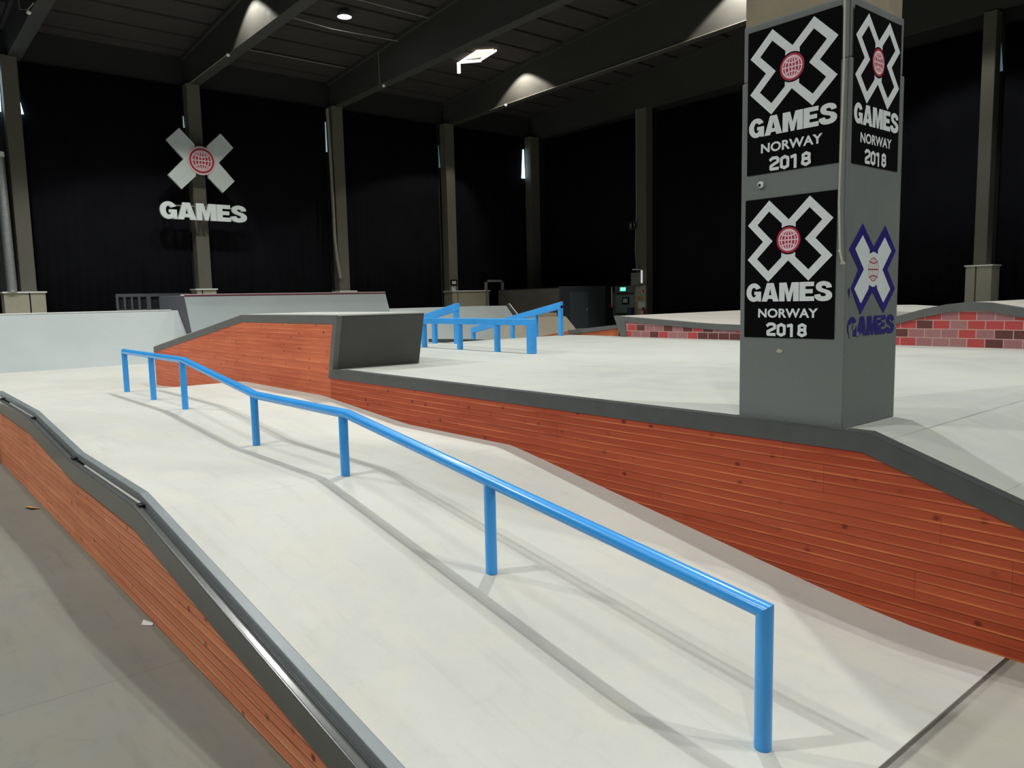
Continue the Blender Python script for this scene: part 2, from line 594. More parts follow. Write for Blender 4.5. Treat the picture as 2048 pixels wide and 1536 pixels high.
def text_mesh(txt, offset=0.0, space=1.0):
    cu = bpy.data.curves.new('txt', 'FONT')
    cu.body = txt
    cu.size = 1.0
    cu.offset = offset
    cu.space_character = space
    cu.resolution_u = 6
    o = bpy.data.objects.new('txt', cu)
    COL.objects.link(o)
    dg = bpy.context.evaluated_depsgraph_get()
    dg.update()
    me = bpy.data.meshes.new_from_object(o.evaluated_get(dg))
    vs = [v.co.copy() for v in me.vertices]
    fs = [tuple(p.vertices) for p in me.polygons]
    bpy.data.objects.remove(o)
    bpy.data.meshes.remove(me)
    return vs, fs


def heavy_games():
    """GAMES in very heavy grotesque capitals, drawn as polygons (units: cap height 100)"""
    out = []
    E = lambda cx, cz, rx, rz, a0, a1, n: [(cx + rx * math.cos(math.radians(a0 + (a1 - a0) * i / n)), cz + rz * math.sin(math.radians(a0 + (a1 - a0) * i / n))) for i in range(n + 1)]
    g = E(42, 50, 42, 51, 28, 305, 26) + [(62, 6), (64, 0), (82, 0), (82, 55), (44, 55), (44, 37), (56, 37)] + E(42, 50, 14, 25, -28, -325, 22)[:1] + E(42, 50, 14, 26, 318, 36, 22)
    out.append((g, 0))
    out.append(([(0, 0), (28, 100), (46, 100), (46, 68), (39, 34), (46, 34), (46, 14), (34, 14), (30, 0)], 85))
    out.append(([(92, 0), (62, 0), (58, 14), (46, 14), (46, 34), (53, 34), (46, 68), (46, 100), (64, 100)], 85))
    out.append(([(0, 0), (0, 100), (38, 100), (51, 46), (64, 100), (102, 100), (102, 0), (73, 0), (73, 60), (60, 0), (42, 0), (29, 60), (29, 0)], 179))
    out.append(([(0, 0), (0, 100), (72, 100), (72, 77), (30, 77), (30, 62), (66, 62), (66, 40), (30, 40), (30, 24), (74, 24), (74, 0)], 284))
    sp_ = [(81, 69), (78, 83), (71, 92), (60, 98), (42, 102), (24, 99), (11, 92), (4, 81), (4, 67), (10, 56), (20, 49), (34, 44), (46, 40), (53, 35), (53, 28), (46, 24), (38, 23.5), (30, 26), (25, 36),
           (-3, 32), (0, 17), (9, 6), (22, 0), (42, -2), (62, 1), (76, 9), (83, 21), (83, 36), (76, 47), (66, 54), (52, 59), (40, 63), (32, 68), (32, 74), (38, 78), (46, 78), (53, 74), (56, 66)]
    shapes = [([(x + o, y) for x, y in p], [tuple(range(len(p)))]) for p, o in out]
    shapes.append(([(x + 361, y) for x, y in sp_], [tuple(range(len(sp_)))]))
    return shapes


def fit_games(u0, u1, v0, v1):
    sh = heavy_games()
    x1 = 361 + 84
    return [([(u0 + x / x1 * (u1 - u0), v0 + y / 100 * (v1 - v0)) for x, y in p], f) for p, f in sh]


def fit_text(txt, u0, u1, v0, v1, offset=0.0, space=1.0):
    vs, fs = text_mesh(txt, offset, space)
    x0 = min(v.x for v in vs)
    x1 = max(v.x for v in vs)
    y0 = min(v.y for v in vs)
    y1 = max(v.y for v in vs)
    return [(u0 + (v.x - x0) / (x1 - x0) * (u1 - u0), v0 + (v.y - y0) / (y1 - y0) * (v1 - v0)) for v in vs], fs


# ------------------------------------------------------------------ flat artwork helpers (u right, v up) -> world
def flat(shapes, frame, lift, thick=0.0):
    """shapes: list of (pts2d, faces); frame(u, v, w) -> xyz; w is the lift towards the viewer"""
    V = []
    Fc = []
    base_lift = lift
    for si, (pts, fs) in enumerate(shapes):
        lift = base_lift + si * 0.00005
        b = len(V)
        V += [frame(u, v, lift) for u, v in pts]
        Fc += [tuple(b + i for i in f) for f in fs]
        if thick:
            b2 = len(V)
            V += [frame(u, v, lift - thick) for u, v in pts]
            Fc += [tuple(b2 + i for i in reversed(f)) for f in fs]
            cnt = {}
            for f in fs:
                for i in range(len(f)):
                    a, c = f[i], f[(i + 1) % len(f)]
                    cnt[(a, c)] = cnt.get((a, c), 0) + 1
            for (a, c) in list(cnt):
                if (c, a) not in cnt:
                    Fc.append((b + a, b2 + a, b2 + c, b + c))
    return V, Fc


def poly(pts):
    return (pts, [tuple(range(len(pts)))])


def ring(cx, cz, r0, r1, n=40, sx=1.0):
    pts = []
    for k in range(n):
        a = 2 * math.pi * k / n
        pts.append((cx + sx * r0 * math.cos(a), cz + r0 * math.sin(a)))
    for k in range(n):
        a = 2 * math.pi * k / n
        pts.append((cx + sx * r1 * math.cos(a), cz + r1 * math.sin(a)))
    return (pts, [(k, (k + 1) % n, n + (k + 1) % n, n + k) for k in range(n)])


def disc(cx, cz, r, n=40, sx=1.0):
    return poly([(cx + sx * r * math.cos(2 * math.pi * k / n), cz + r * math.sin(2 * math.pi * k / n)) for k in range(n)])


def line2(pts, w):
    """thick polyline in 2d"""
    out = []
    fs = []
    n = len(pts)
    for i, (x, y) in enumerate(pts):
        a = pts[max(0, i - 1)]
        b = pts[min(n - 1, i + 1)]
        dx, dy = b[0] - a[0], b[1] - a[1]
        l = math.hypot(dx, dy) or 1
        nx, ny = -dy / l * w / 2, dx / l * w / 2
        out += [(x + nx, y + ny), (x - nx, y - ny)]
    for i in range(n - 1):
        fs.append((2 * i, 2 * i + 1, 2 * i + 3, 2 * i + 2))
    return (out, fs)


def globe_lines(cx, cz, r, w, sx=1.0):
    sh = []
    for k in (0.0, 0.36, 0.74):
        for sgn in ((1,) if k == 0 else (1, -1)):
            sh.append(line2([(cx + sx * sgn * r * k * math.cos(a), cz + r * math.sin(a)) for a in [math.pi / 2 - math.pi * i / 16 for i in range(17)]], w))
    sh.append(line2([(cx - sx * r, cz), (cx + sx * r, cz)], w))
    for s_ in (1, -1):
        sh.append(line2([(cx + sx * r * 0.80 * q, cz + s_ * r * (0.40 + 0.22 * q * q)) for q in [-1 + i / 6 for i in range(13)]], w))
    return sh


XO = [(.110, .205), (.232, .088), (.143, 0), (.232, -.088), (.110, -.205), (0, -.101), (-.110, -.205), (-.232, -.088), (-.143, 0), (-.232, .088), (-.110, .205), (0, .101)]
XI = [(.110, .150), (.176, .086), (.088, 0), (.176, -.086), (.110, -.150), (.038, -.084), (.038, -.055), (-.038, -.055), (-.038, -.084), (-.110, -.150), (-.176, -.086), (-.088, 0), (-.176, .086), (-.110, .150), (-.038, .084), (-.038, .055), (.038, .055), (.038, .084)]

# digits made of bevelled strokes on a 6 x 10 grid
DIG = {
    '2': [[(0, 8.2), (1.6, 9.6), (4.4, 9.6), (5.6, 8.6), (5.6, 6.4), (0.6, 3.6), (0.6, 1.2), (5.9, 1.2)]],
    '0': [[(0.7, 2.0), (0.7, 8.0), (3, 9.3), (5.3, 8.0), (5.3, 2.0), (3, 0.8), (0.7, 2.0)]],
    '1': [[(0.2, 8.2), (3.0, 9.0), (3.0, 0.0)]],
    '8': [[(1.1, 5.2), (0.9, 8.2), (3, 9.3), (5.1, 8.2), (4.9, 5.2), (1.1, 5.2), (0.6, 2.0), (3, 0.8), (5.4, 2.0), (4.9, 5.2)]],
}


def digits(u0, u1, v0, v1):
    sh = []
    n = 4
    wd = (u1 - u0) / (n - 0.12)
    for i, ch in enumerate('2018'):
        ox = u0 + i * wd
        sx = wd * 0.84 / 6.2
        sy_ = (v1 - v0) / 10.2
        for pl in DIG[ch]:
            pts = [(ox + x * sx, v0 + (y + 0.1) * sy_) for x, y in pl]
            for a, b in zip(pts[:-1], pts[1:]):
                dx, dy = b[0] - a[0], b[1] - a[1]
                l = math.hypot(dx, dy)
                e = 0.35 * wd / 6
                a2 = (a[0] - dx / l * e, a[1] - dy / l * e)
                b2 = (b[0] + dx / l * e, b[1] + dy / l * e)
                sh.append(line2([a2, b2], wd * 0.27))
    return sh


# ================================================================== SETTING
# hall floor (old concrete), walls, roof
mb = MB().box(-20, 24.9, -14, 27.5, -0.2, 0.0)
struct(mb.build('floor', C['floor']))
struct(MB().box(0.985, 3.70, -6.0, 1.052, 0.0, 0.004).build('floor', C['front']))
struct(MB().box(-20, 25.2, 27.15, 27.5, 0.0, 9.8).build('wall_back', C['wall']))
struct(MB().box(24.9, 25.2, -14, 27.15, 0.0, 13.4).build('wall_right', C['wall']))
struct(MB().box(-20.3, -20, -14.3, 27.5, 0.0, 13.4).build('wall_left', C['wall']))
struct(MB().box(-20, 25.2, -14.3, -14, 0.0, 13.4).build('wall_front', C['wall']))


def roofz(y):
    return 9.7 + 0.075 * (26.8 - y)


mb = MB()
y = 27.5
edges = [27.5, 26.55, 25.4, 24.25, 23.1, 22.15, 21.02, 19.9, 18.85, 17.75, 16.6, 15.45, 14.3, 13.15, 12.0, 10.85, 9.7, 8.5, 7.3, 6.1, 4.9, 3.7, 2.5, 1.3, 0, -1.2, -2.4, -3.6, -4.8, -6, -7.2, -8.4, -9.6, -10.8, -12, -14.3]
for a, b in zip(edges[:-1], edges[1:]):
    mb.cur = 0
    a2, b2 = a - 0.07, b + 0.07
    mb.prismx([(a2, roofz(a2)), (b2, roofz(b2)), (b2, roofz(b2) + 0.14), (a2, roofz(a2) + 0.14)], -20, 25.2)
mb.cur = 1
mb.prismx([(27.5, roofz(27.5) + 0.14), (-14.3, roofz(-14.3) + 0.14), (-14.3, roofz(-14.3) + 0.34), (27.5, roofz(27.5) + 0.34)], -20, 25.2)
struct(mb.build('ceiling', None, mats=[C['ceil'], C['ceilgap']]))

# roof beams
BX = [-1.15, 4.05, 9.06, 14.26, 19.44, 24.32]


def beamz(y):
    return 8.74 + 0.017 * (26.8 - y)


blabels = {-1.15: 'dark concrete roof beam nearest the left edge, mostly above the frame',
           4.05: 'dark roof beam running overhead from the leftmost wall column',
           9.06: 'dark roof beam above the hanging X sign, lit by one pale patch',
           14.26: 'unlit dark roof beam between the round lamp and the bright roof hatch',
           19.44: 'dark roof beam right of the roof hatch with two pale lit patches',
           24.32: 'dark roof beam along the right gable wall above the exit door'}
for bx in BX:
    t_ = thing('roof_beam', (bx, 6.0, beamz(6.0)), blabels[bx], 'beam', 'roof beams spanning the hall')
    yb, ya = 27.1, -13.9
    MB().prismx([(yb, beamz(yb)), (ya, beamz(ya)), (ya, roofz(ya) - 0.12), (yb, roofz(yb) - 0.12)], bx - 0.18, bx + 0.18).build('web', C['beam'], t_)
    MB().prismx([(yb, roofz(yb) - 0.13), (ya, roofz(ya) - 0.13), (ya, roofz(ya) - 0.005), (yb, roofz(yb) - 0.005)], bx - 0.27, bx + 0.27).build('top_flange', C['beam'], t_)

# columns of the back wall: (centre x, shaft half width, label, plinth kind)
CG = 'concrete columns along the back wall'


def wall_column(x0, x1, label, plinth, z0=2.06):
    t_ = thing('wall_column', ((x0 + x1) / 2, 26.8, 0), label, 'column', CG)
    bevel(MB().box(x0, x1, 26.62, 27.02, z0 - 0.02, beamz(26.8) - 0.01).build('shaft', C['shaft'], t_), 0.012, 1)
    if plinth:
        p0, p1, pj = plinth
        MB().box(p0, pj - 0.02, 26.45, 27.05, 0, z0 - 0.04).build('plinth', C['plinth'], t_)
        MB().box(pj + 0.02, p1, 26.45, 27.05, 0, z0 - 0.04).build('plinth', C['plinth'], t_)
        MB().box(p0 - 0.04, p1 + 0.04, 26.41, 27.07, z0 - 0.04, z0).build('capping', C['capwhite'], t_)
    return t_


wall_column(3.68, 4.08, 'leftmost concrete wall column standing on a wide two block plinth', (3.22, 4.26, 3.86))
wall_column(8.76, 9.19, 'concrete wall column behind the hanging X sign', (8.62, 9.26, 8.8), 2.10)
wall_column(13.92, 14.36, 'concrete wall column right of the hanging sign with a loose pipe beside it', (13.85, 14.5, 14.1), 1.98)
wall_column(18.98, 19.42, 'concrete wall column with two paper notices at its foot', (18.98, 20.92, 19.26), 1.93)
wall_column(23.62, 24.14, 'concrete wall column in the far corner left of the exit door', None, 0.02)

# gable columns
GG = 'concrete columns along the right gable wall'


def gable_column(y0, y1, label, z0=2.2, plinth=None):
    t_ = thing('gable_column', (24.4, (y0 + y1) / 2, 0), label, 'column', GG)
    bevel(MB().box(24.2, 24.6, y0, y1, (z0 - 0.02) if plinth else 0.0, beamz(10) - 0.0).build('shaft', C['shaft'], t_), 0.012, 1)
    if plinth:
        a, b, j = plinth
        MB().box(24.05, 24.65, a, j - 0.02, 0, z0 - 0.04).build('plinth', C['plinth'], t_)
        MB().box(24.05, 24.65, j + 0.02, b, 0, z0 - 0.04).build('plinth', C['plinth'], t_)
        MB().box(24.02, 24.68, a - 0.03, b + 0.03, z0 - 0.04, z0).build('capping', C['capwhite'], t_)
    return t_


gc = gable_column(20.45, 20.98, 'dim concrete column beside the exit door carrying a grey switch box')
gable_column(14.5, 14.95, 'gable column hidden behind the big poster pillar')
gable_column(8.22, 8.55, 'concrete column on a pale plinth behind the brick hump', 2.2, (8.02, 8.68, 8.42))

# curtains
KG = 'black curtains hung between the wall columns'


def curtain(axis, a, b, c, label, z0=0.0, z1=8.70):
    n = int(abs(b - a) / 0.07)
    V = []
    Fc = []
    for i in range(n + 1):
        u = a + (b - a) * i / n
        w = 0.022 * math.sin(u * 9.0 + 1.3 * math.sin(u * 1.7)) + 0.012 * math.sin(u * 23)
        for (zz, k) in ((z0, 1.0), (z1, 0.6)):
            V.append((u, c + w * k, zz) if axis == 'x' else (c + w * k, u, zz))
    for i in range(n):
        Fc.append((2 * i, 2 * i + 2, 2 * i + 3, 2 * i + 1))
    o = put('curtain', V, Fc, C['curtain'], None, True)
    s = o.modifiers.new('thick', 'SOLIDIFY')
    s.thickness = 0.006
    tag(o, label, 'curtain', KG)
    return o


curtain('x', -2.0, 3.2, 27.04, 'black curtain left of the leftmost wall column, cut by the frame edge')
curtain('x', 4.18, 8.70, 27.04, 'black curtain between the leftmost column and the X sign column')
curtain('x', 9.22, 13.80, 27.04, 'black curtain between the X sign column and the column with the loose pipe')
curtain('x', 14.4, 18.86, 27.04, 'black curtain between the loose pipe column and the column with notices')
curtain('x', 19.46, 23.58, 27.04, 'black curtain right of the column with notices, above the grey frame')
curtain('y', 21.05, 26.9, 24.78, 'black curtain above the exit door on the gable wall', 2.15)
curtain('y', 15.0, 20.40, 24.78, 'black curtain between the exit door column and the big poster pillar')
curtain('y', 8.60, 14.45, 24.78, 'black curtain right behind the big poster pillar')
curtain('y', -3.0, 8.18, 24.78, 'black curtain at the right frame edge beyond the plinth column')


# daylight windows seen as slits beside the columns
def window(i, pts, mat):
    b = len(pts)
    V = [tuple(p) for p in pts]
    ax = 1 if abs(pts[0][1] - pts[-1][1]) < 1e-6 else 0
    V2 = [(p[0], p[1] + 0.03, p[2]) if ax == 1 else (p[0] + 0.03, p[1], p[2]) for p in pts]
    Fc = [tuple(range(b)), tuple(reversed(range(b, 2 * b)))] + [(k, (k + 1) % b, b + (k + 1) % b, b + k) for k in range(b)]
    struct(put('window_%d' % i, V + V2, Fc, mat))


Yw = 27.0
window(1, [(3.22, Yw, 7.22), (3.64, Yw, 7.22), (3.665, Yw, 8.4), (3.22, Yw, 8.4)], DAY)
window(2, [(4.10, Yw - .04, 7.20), (4.19, Yw - .04, 7.21), (4.105, Yw - .04, 7.68)], DAY)
window(3, [(8.72, Yw, 7.38), (8.75, Yw, 7.38), (8.735, Yw, 7.75), (8.72, Yw, 7.75)], DAY2)
window(4, [(13.82, Yw, 7.12), (13.87, Yw, 7.12), (13.855, Yw, 8.2), (13.835, Yw, 8.2)], DAY2)
window(5, [(18.90, Yw, 7.0), (18.95, Yw, 7.0), (18.90, Yw, 7.9)], DAY3)
window(6, [(23.39, Yw - .02, 6.93), (23.58, Yw - .02, 6.93), (23.54, Yw - .02, 8.2), (23.49, Yw - .02, 8.2)], DAY)
window(7, [(24.72, 8.2, 7.5), (24.72, 8.30, 7.5), (24.72, 8.34, 8.1), (24.72, 8.33, 8.55), (24.72, 8.30, 8.55)], DAY3)

# ================================================================== CENTRAL KINKED BANK
Z3 = 0.30
PROF = [(1.07, 0.006), (1.25, 0.008), (1.45, 0.022), (1.65, 0.046), (1.9, 0.082), (2.3, 0.150), (3.0, 0.270), (3.7, 0.390), (4.15, 0.466), (4.30, 0.487),
        (5.66, 0.487), (5.80, 0.495), (7.20, 0.600), (7.34, 0.607), (9.38, 0.607), (9.55, 0.597), (10.4, 0.500), (11.3, 0.405), (12.1, 0.340), (12.8, 0.306), (13.2, Z3)]


def s_(y):
    for (a, za), (b, zb) in zip(PROF[:-1], PROF[1:]):
        if a <= y <= b:
            return za + (zb - za) * (y - a) / (b - a)
    return 0.006 if y < 1.07 else Z3


X0, XW = 0.98, 3.56
o = MB().prismx(PROF + [(13.2, -0.0), (1.07, -0.0)], X0 + 0.075, XW).build('kinked_bank', C['bank'])
autosmooth(o, 25)
tag(o, 'pale concrete bank with two flats, stepping up between the two plank sided ledges', 'skate ramp')
# lower floor level behind the banks
o = MB().box(-9.0, 24.0, 13.2, 26.3, 0.0, Z3).build('raised_floor', C['bank'])
tag(o, 'pale concrete floor slab at the foot of the blue grey quarter pipes', 'concrete slab')
# extra bank surface left of the left ledge end
o = MB().prismx([(9.45, 0.0), (9.45, 0.59), (10.4, 0.50), (11.3, 0.405), (12.1, 0.34), (12.8, 0.306), (13.2, Z3), (13.2, 0.0)], -6.0, X0 + 0.0745).build('side_bank', C['bank'])
tag(o, 'pale concrete slope beyond the far end of the left ledge', 'skate ramp')

# ------------------------------------------------------------------ left ledge
hub = thing('hubba_ledge', (X0, 5.0, 0), 'low plank sided ledge with grey steel edge at the left of the bank', 'skate ledge')
YE = 9.40
HP = [(-1.6, 0.0), (1.07, 0.0), (1.45, 0.022), (1.9, 0.082), (2.3, 0.150), (4.20, 0.487), (5.68, 0.487), (7.28, 0.607), (YE, 0.607)]


def hz(y):
    for (a, za), (b, zb) in zip(HP[:-1], HP[1:]):
        if a <= y <= b:
            return za + (zb - za) * (y - a) / (b - a)
    return 0


# straight-lined tube profile (extends the slope down past the seam)
TP = [(1.0, 0.028), (4.20, 0.487), (5.68, 0.487), (7.28, 0.607), (YE, 0.607)]


def tpz(y):
    for (a, za), (b, zb) in zip(TP[:-1], TP[1:]):
        if a <= y <= b:
            return za + (zb - za) * (y - a) / (b - a)
    return 0.0


ys = [1.0, 4.20, 5.68, 7.28, YE]
top = [(yy, tpz(yy) - 0.03) for yy in ys]
MB().prismx([(1.0, 0.0)] + top + [(YE, 0.0)], X0, X0 + 0.074).build('plank_side', C['wood2'], hub)
for (a, b) in ((1.0, 4.12), (5.76, 7.20)):
    fill = MB()
    fill.strip([(a, tpz(a) + 0.074), (b, tpz(b) + 0.074)], [(a, tpz(a) - 0.028), (b, tpz(b) - 0.028)], X0 + 0.029, X0 + 0.0735)
    fill.build('steel_bed', C['fascia'], hub)
for (a, b, h) in ((1.0, 4.20, 0.078), (4.20, 5.68, 0.066), (5.68, 7.28, 0.076), (7.28, YE, 0.066)):
    pass
ftop = [(1.0, tpz(1.0) + 0.080), (4.14, tpz(4.14) + 0.080), (4.22, tpz(4.22) + 0.072), (5.62, 0.487 + 0.072), (5.72, tpz(5.72) + 0.074), (7.22, tpz(7.22) + 0.076), (7.32, 0.607 + 0.072), (YE, 0.607 + 0.072)]
fbot = [(yy, tpz(yy) - 0.058) for yy, _ in ftop]
fbot[0] = (1.0, 0.0)
o = MB().strip(ftop, fbot, X0 - 0.012, X0 + 0.028).build('steel_fascia', C['fascia'], hub)
bevel(o, 0.008, 4, 50)
tb = MB().sweep([(X0 + 0.057, yy, zz + 0.095) for yy, zz in TP], 0, sq=(0.043, 0.046)).build('grind_tube', C['tube'], hub)
bevel(tb, 0.004, 2, 50)
for yy in (4.13, 5.70, 7.20, 8.95):
    MB().box(X0 + 0.006, X0 + 0.0735, yy - 0.03, yy + 0.03, tpz(yy) + 0.03, tpz(yy) + 0.088).build('spacer_block', C['black'], hub)

# ------------------------------------------------------------------ deck (right)
ZD = 0.885
DP = [(-0.86, 0.0), (1.55, 0.85), (1.70, ZD), (9.95, ZD), (10.15, 0.872), (13.05, 0.335), (13.2, Z3), (13.2, 0.0)]
dk = MB()
dk.prismx(DP, XW + 0.05, 24.0)
o = dk.build('deck', C['deck'])
tag(o, 'wide pale concrete deck around the poster pillar, sloping down at the right', 'skate deck')

led = thing('deck_ledge', (XW, 5.0, 0), 'long red plank wall with grey edging between bank and raised deck', 'skate ledge')
YB = [7.03, 6.88]
zt = 1.422
outline = [(-0.88, 0.0), (1.67, 0.890), (7.03, 0.890), (6.88, zt), (9.36, zt), (13.16, 0.905), (13.16, 0.0)]
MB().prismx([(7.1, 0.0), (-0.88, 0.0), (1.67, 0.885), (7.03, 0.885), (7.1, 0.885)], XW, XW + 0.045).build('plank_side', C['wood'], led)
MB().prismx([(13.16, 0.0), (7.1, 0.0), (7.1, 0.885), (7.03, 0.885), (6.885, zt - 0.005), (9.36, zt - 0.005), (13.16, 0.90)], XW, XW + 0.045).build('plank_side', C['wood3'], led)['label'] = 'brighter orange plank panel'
# grey trim, an angle wrapping the top edge
g = MB()
g.strip([(-0.75, 0.039), (1.67, 0.8855), (7.03, 0.8855)], [(-0.62, 0.0), (1.70, 0.796), (7.13, 0.796)], XW - 0.006, XW + 0.0)
g.strip([(-0.75, 0.046), (1.67, 0.892), (7.03, 0.892)], [(-0.75, 0.040), (1.67, 0.886), (7.03, 0.886)], XW - 0.006, XW + 0.028)
g.strip([(-0.75, 0.0465), (1.67, 0.8925), (1.79, 0.8925)], [(-0.75, 0.040), (1.67, 0.886), (1.79, 0.886)], XW + 0.027, XW + 0.062)
g.strip([(2.41, 0.8925), (6.87, 0.8925)], [(2.41, 0.886), (6.87, 0.886)], XW + 0.027, XW + 0.062)
g.build('edge_trim', C['grey'], led)
g = MB()
g.strip([(7.028, 0.892), (6.878, 1.424)], [(7.13, 0.796), (6.985, 1.338)], XW - 0.006, XW + 0.0)
g.strip([(7.024, 0.892), (6.874, 1.418)], [(7.030, 0.892), (6.882, 1.418)], XW - 0.006, XW + 0.046)
g.strip([(6.885, 1.424), (9.36, 1.424), (13.165, 0.905)], [(6.985, 1.338), (9.34, 1.338), (13.165, 0.82)], XW - 0.006, XW + 0.0)
g.build('edge_trim', C['capgrey'], led)
# black joint shadow line below the trim
# tall block behind the plank wall
blk = thing('ledge_block', (4.05, 7.0, ZD), 'tall dark grey faced ledge block standing on the deck left of the flat rail', 'skate ledge')
xa, xb, xbt = XW + 0.047, 4.545, 4.532
ST = [(7.03, 6.985, ZD + .001, 6.885, 6.833, 1.418), (9.36, 9.36, ZD + .001, 9.36, 9.36, 1.418), (9.94, 9.94, ZD + .001, 9.94, 9.94, 1.339), (13.05, 13.05, 0.337, 13.05, 13.05, 0.914), (13.15, 13.15, 0.32, 13.15, 13.15, 0.90)]
V = []
for (ya, yb2, zb2, yc, yd, zt2) in ST:
    V += [(xa, ya, zb2), (xb, yb2, zb2), (xbt, yd, zt2), (xa, yc, zt2)]
Fb = [(0, 1, 2, 3), (19, 18, 17, 16)]
for k in range(4):
    b4 = 4 * k
    for q in range(4):
        Fb.append((b4 + q, b4 + (q + 1) % 4, b4 + 4 + (q + 1) % 4, b4 + 4 + q))
put('side_panel', V, Fb, C['greydk'], blk)
put('top_slab', [(XW - 0.0, 6.87, 1.4185), (4.545, 6.82, 1.4185), (4.545, 9.36, 1.4185), (XW, 9.36, 1.4185), (XW, 13.16, 0.902), (4.545, 13.16, 0.902),
                 (XW - 0.0, 6.87, 1.4325), (4.545, 6.82, 1.4325), (4.545, 9.36, 1.4325), (XW, 9.36, 1.4325), (XW, 13.16, 0.916), (4.545, 13.16, 0.916)],
    [(6, 7, 8, 9), (9, 8, 11, 10), (0, 3, 2, 1), (3, 4, 5, 2), (0, 1, 7, 6), (1, 2, 8, 7), (2, 5, 11, 8), (5, 4, 10, 11), (4, 3, 9, 10), (3, 0, 6, 9)], C['deck'], blk)

# ------------------------------------------------------------------ kinked blue handrail
XR = 2.22
rail = thing('kinked_handrail', (XR, 5.0, s_(5.0)), 'long kinked blue round handrail with seven posts running down the bank', 'skate rail')
RP = [(1.372, 0.5015), (4.22, 0.873), (5.64, 0.873), (7.29, 1.058), (9.37, 1.058)]
d0 = Vector((0, RP[1][0] - RP[0][0], RP[1][1] - RP[0][1])).normalized()
mit0 = (Vector((0, 0, 1)) + d0).normalized()
mit1 = (Vector((0, 0, -1)) + Vector((0, 1, 0))).normalized()
o = MB().sweep([(XR, a, b) for a, b in RP], 0.0297, 28, n0=mit0, n1=mit1).build('handrail', C['blue'], rail)
autosmooth(o, 30)


def rail_z(y):
    for (a, za), (b, zb) in zip(RP[:-1], RP[1:]):
        if a <= y <= b:
            return za + (zb - za) * (y - a) / (b - a)


for i, yy in enumerate((1.372, 2.84, 4.283, 5.69, 7.34, 8.34, 9.37)):
    zb = s_(yy) - 0.001
    zt_ = rail_z(min(max(yy, 1.372), 9.37))
    kw = {}
    if i == 0:
        kw['n1'] = mit0
    if i == 6:
        kw['n1'] = mit1
    m = MB().sweep([(XR, yy, zb), (XR, yy, zt_ - (0 if i in (0, 6) else 0.01))], 0.0297 if i in (0, 6) else 0.0285, 24, **kw)
    autosmooth(m.build('post', C['blue'], rail), 30)

# ------------------------------------------------------------------ poster pillar
pil = thing('poster_pillar', (3.86, 2.1, ZD), 'big square grey concrete pillar covered with posters, standing on the deck', 'pillar')
o = MB().box(3.60, 4.135, 1.83, 2.385, ZD + 0.008, roofz(2) - 0.2)
core = o.build('core', C['rough'], pil)
bevel(core, 0.012, 2)
o = MB().box(3.59, 4.143, 1.815, 2.392, ZD, 2.62).build('painted_sleeve', C['colpaint'], pil)
bevel(o, 0.006, 2)
o = MB().box(3.595, 4.139, 1.822, 2.388, 2.62, 2.90).build('painted_band', C['colpaint'], pil)
bevel(o, 0.010, 2)
# cable on the corner
# bolt and chipped paint on the sleeve
hole = MB()
hole.sweep([(3.592, 2.272, 2.10), (3.578, 2.272, 2.10)], 0.016, 20)
hole.build('bolt_boss', C['white'], pil)
MB().sweep([(3.5775, 2.276, 2.097), (3.5765, 2.276, 2.097)], 0.008, 16).build('bolt_hole', C['black'], pil)
ch = [(0.020, 0.0), (0.013, 0.009), (0.0, 0.010), (-0.016, 0.003), (-0.012, -0.009), (0.004, -0.011), (0.016, -0.008)]
V = [(3.589, 2.153 + u, 1.253 + v) for u, v in ch] + [(3.587, 2.153 + u * .8, 1.253 + v * .8) for u, v in ch]
n = len(ch)
put('paint_chip', V, [tuple(range(n)), tuple(range(n, 2 * n))] + [(k, (k + 1) % n, n + (k + 1) % n, n + k) for k in range(n)], C['plinth'], pil)

# hanging cord
rp = [(3.565, 1.842, 5.2), (3.565, 1.842, 3.0), (3.565, 1.841, 2.86), (3.566, 1.838, 2.58), (3.563, 1.842, 2.2), (3.560, 1.843, 1.97), (3.562, 1.834, 1.74), (3.562, 1.822, 1.69)]
cord = thing('rope', (3.565, 1.84, 1.69), 'off white cord hanging down the near corner of the poster pillar', 'rope')
autosmooth(MB().sweep(rp, 0.0045, 8).build('cord_run', C['rope'], cord), 60)
fr = MB()
for k in range(5):
    a = -0.012 + k * 0.006
    fr.sweep([(3.562, 1.823, 1.694), (3.561, 1.823 - 0.006 + a, 1.678 - 0.003 * (k % 2))], 0.0022, 6)
fr.build('frayed_end', C['rope'], cord)
MB().sweep([(3.562, 1.836, 1.745), (3.562, 1.834, 1.735)], 0.0052, 8).build('tape', C['white'], cord)


def left_face(cy, cz):
    return lambda u, v, w: (3.589 - w, cy - u, cz + v)


def front_face(cx, cz):
    return lambda u, v, w: (cx + u, 1.814 - w, cz + v)


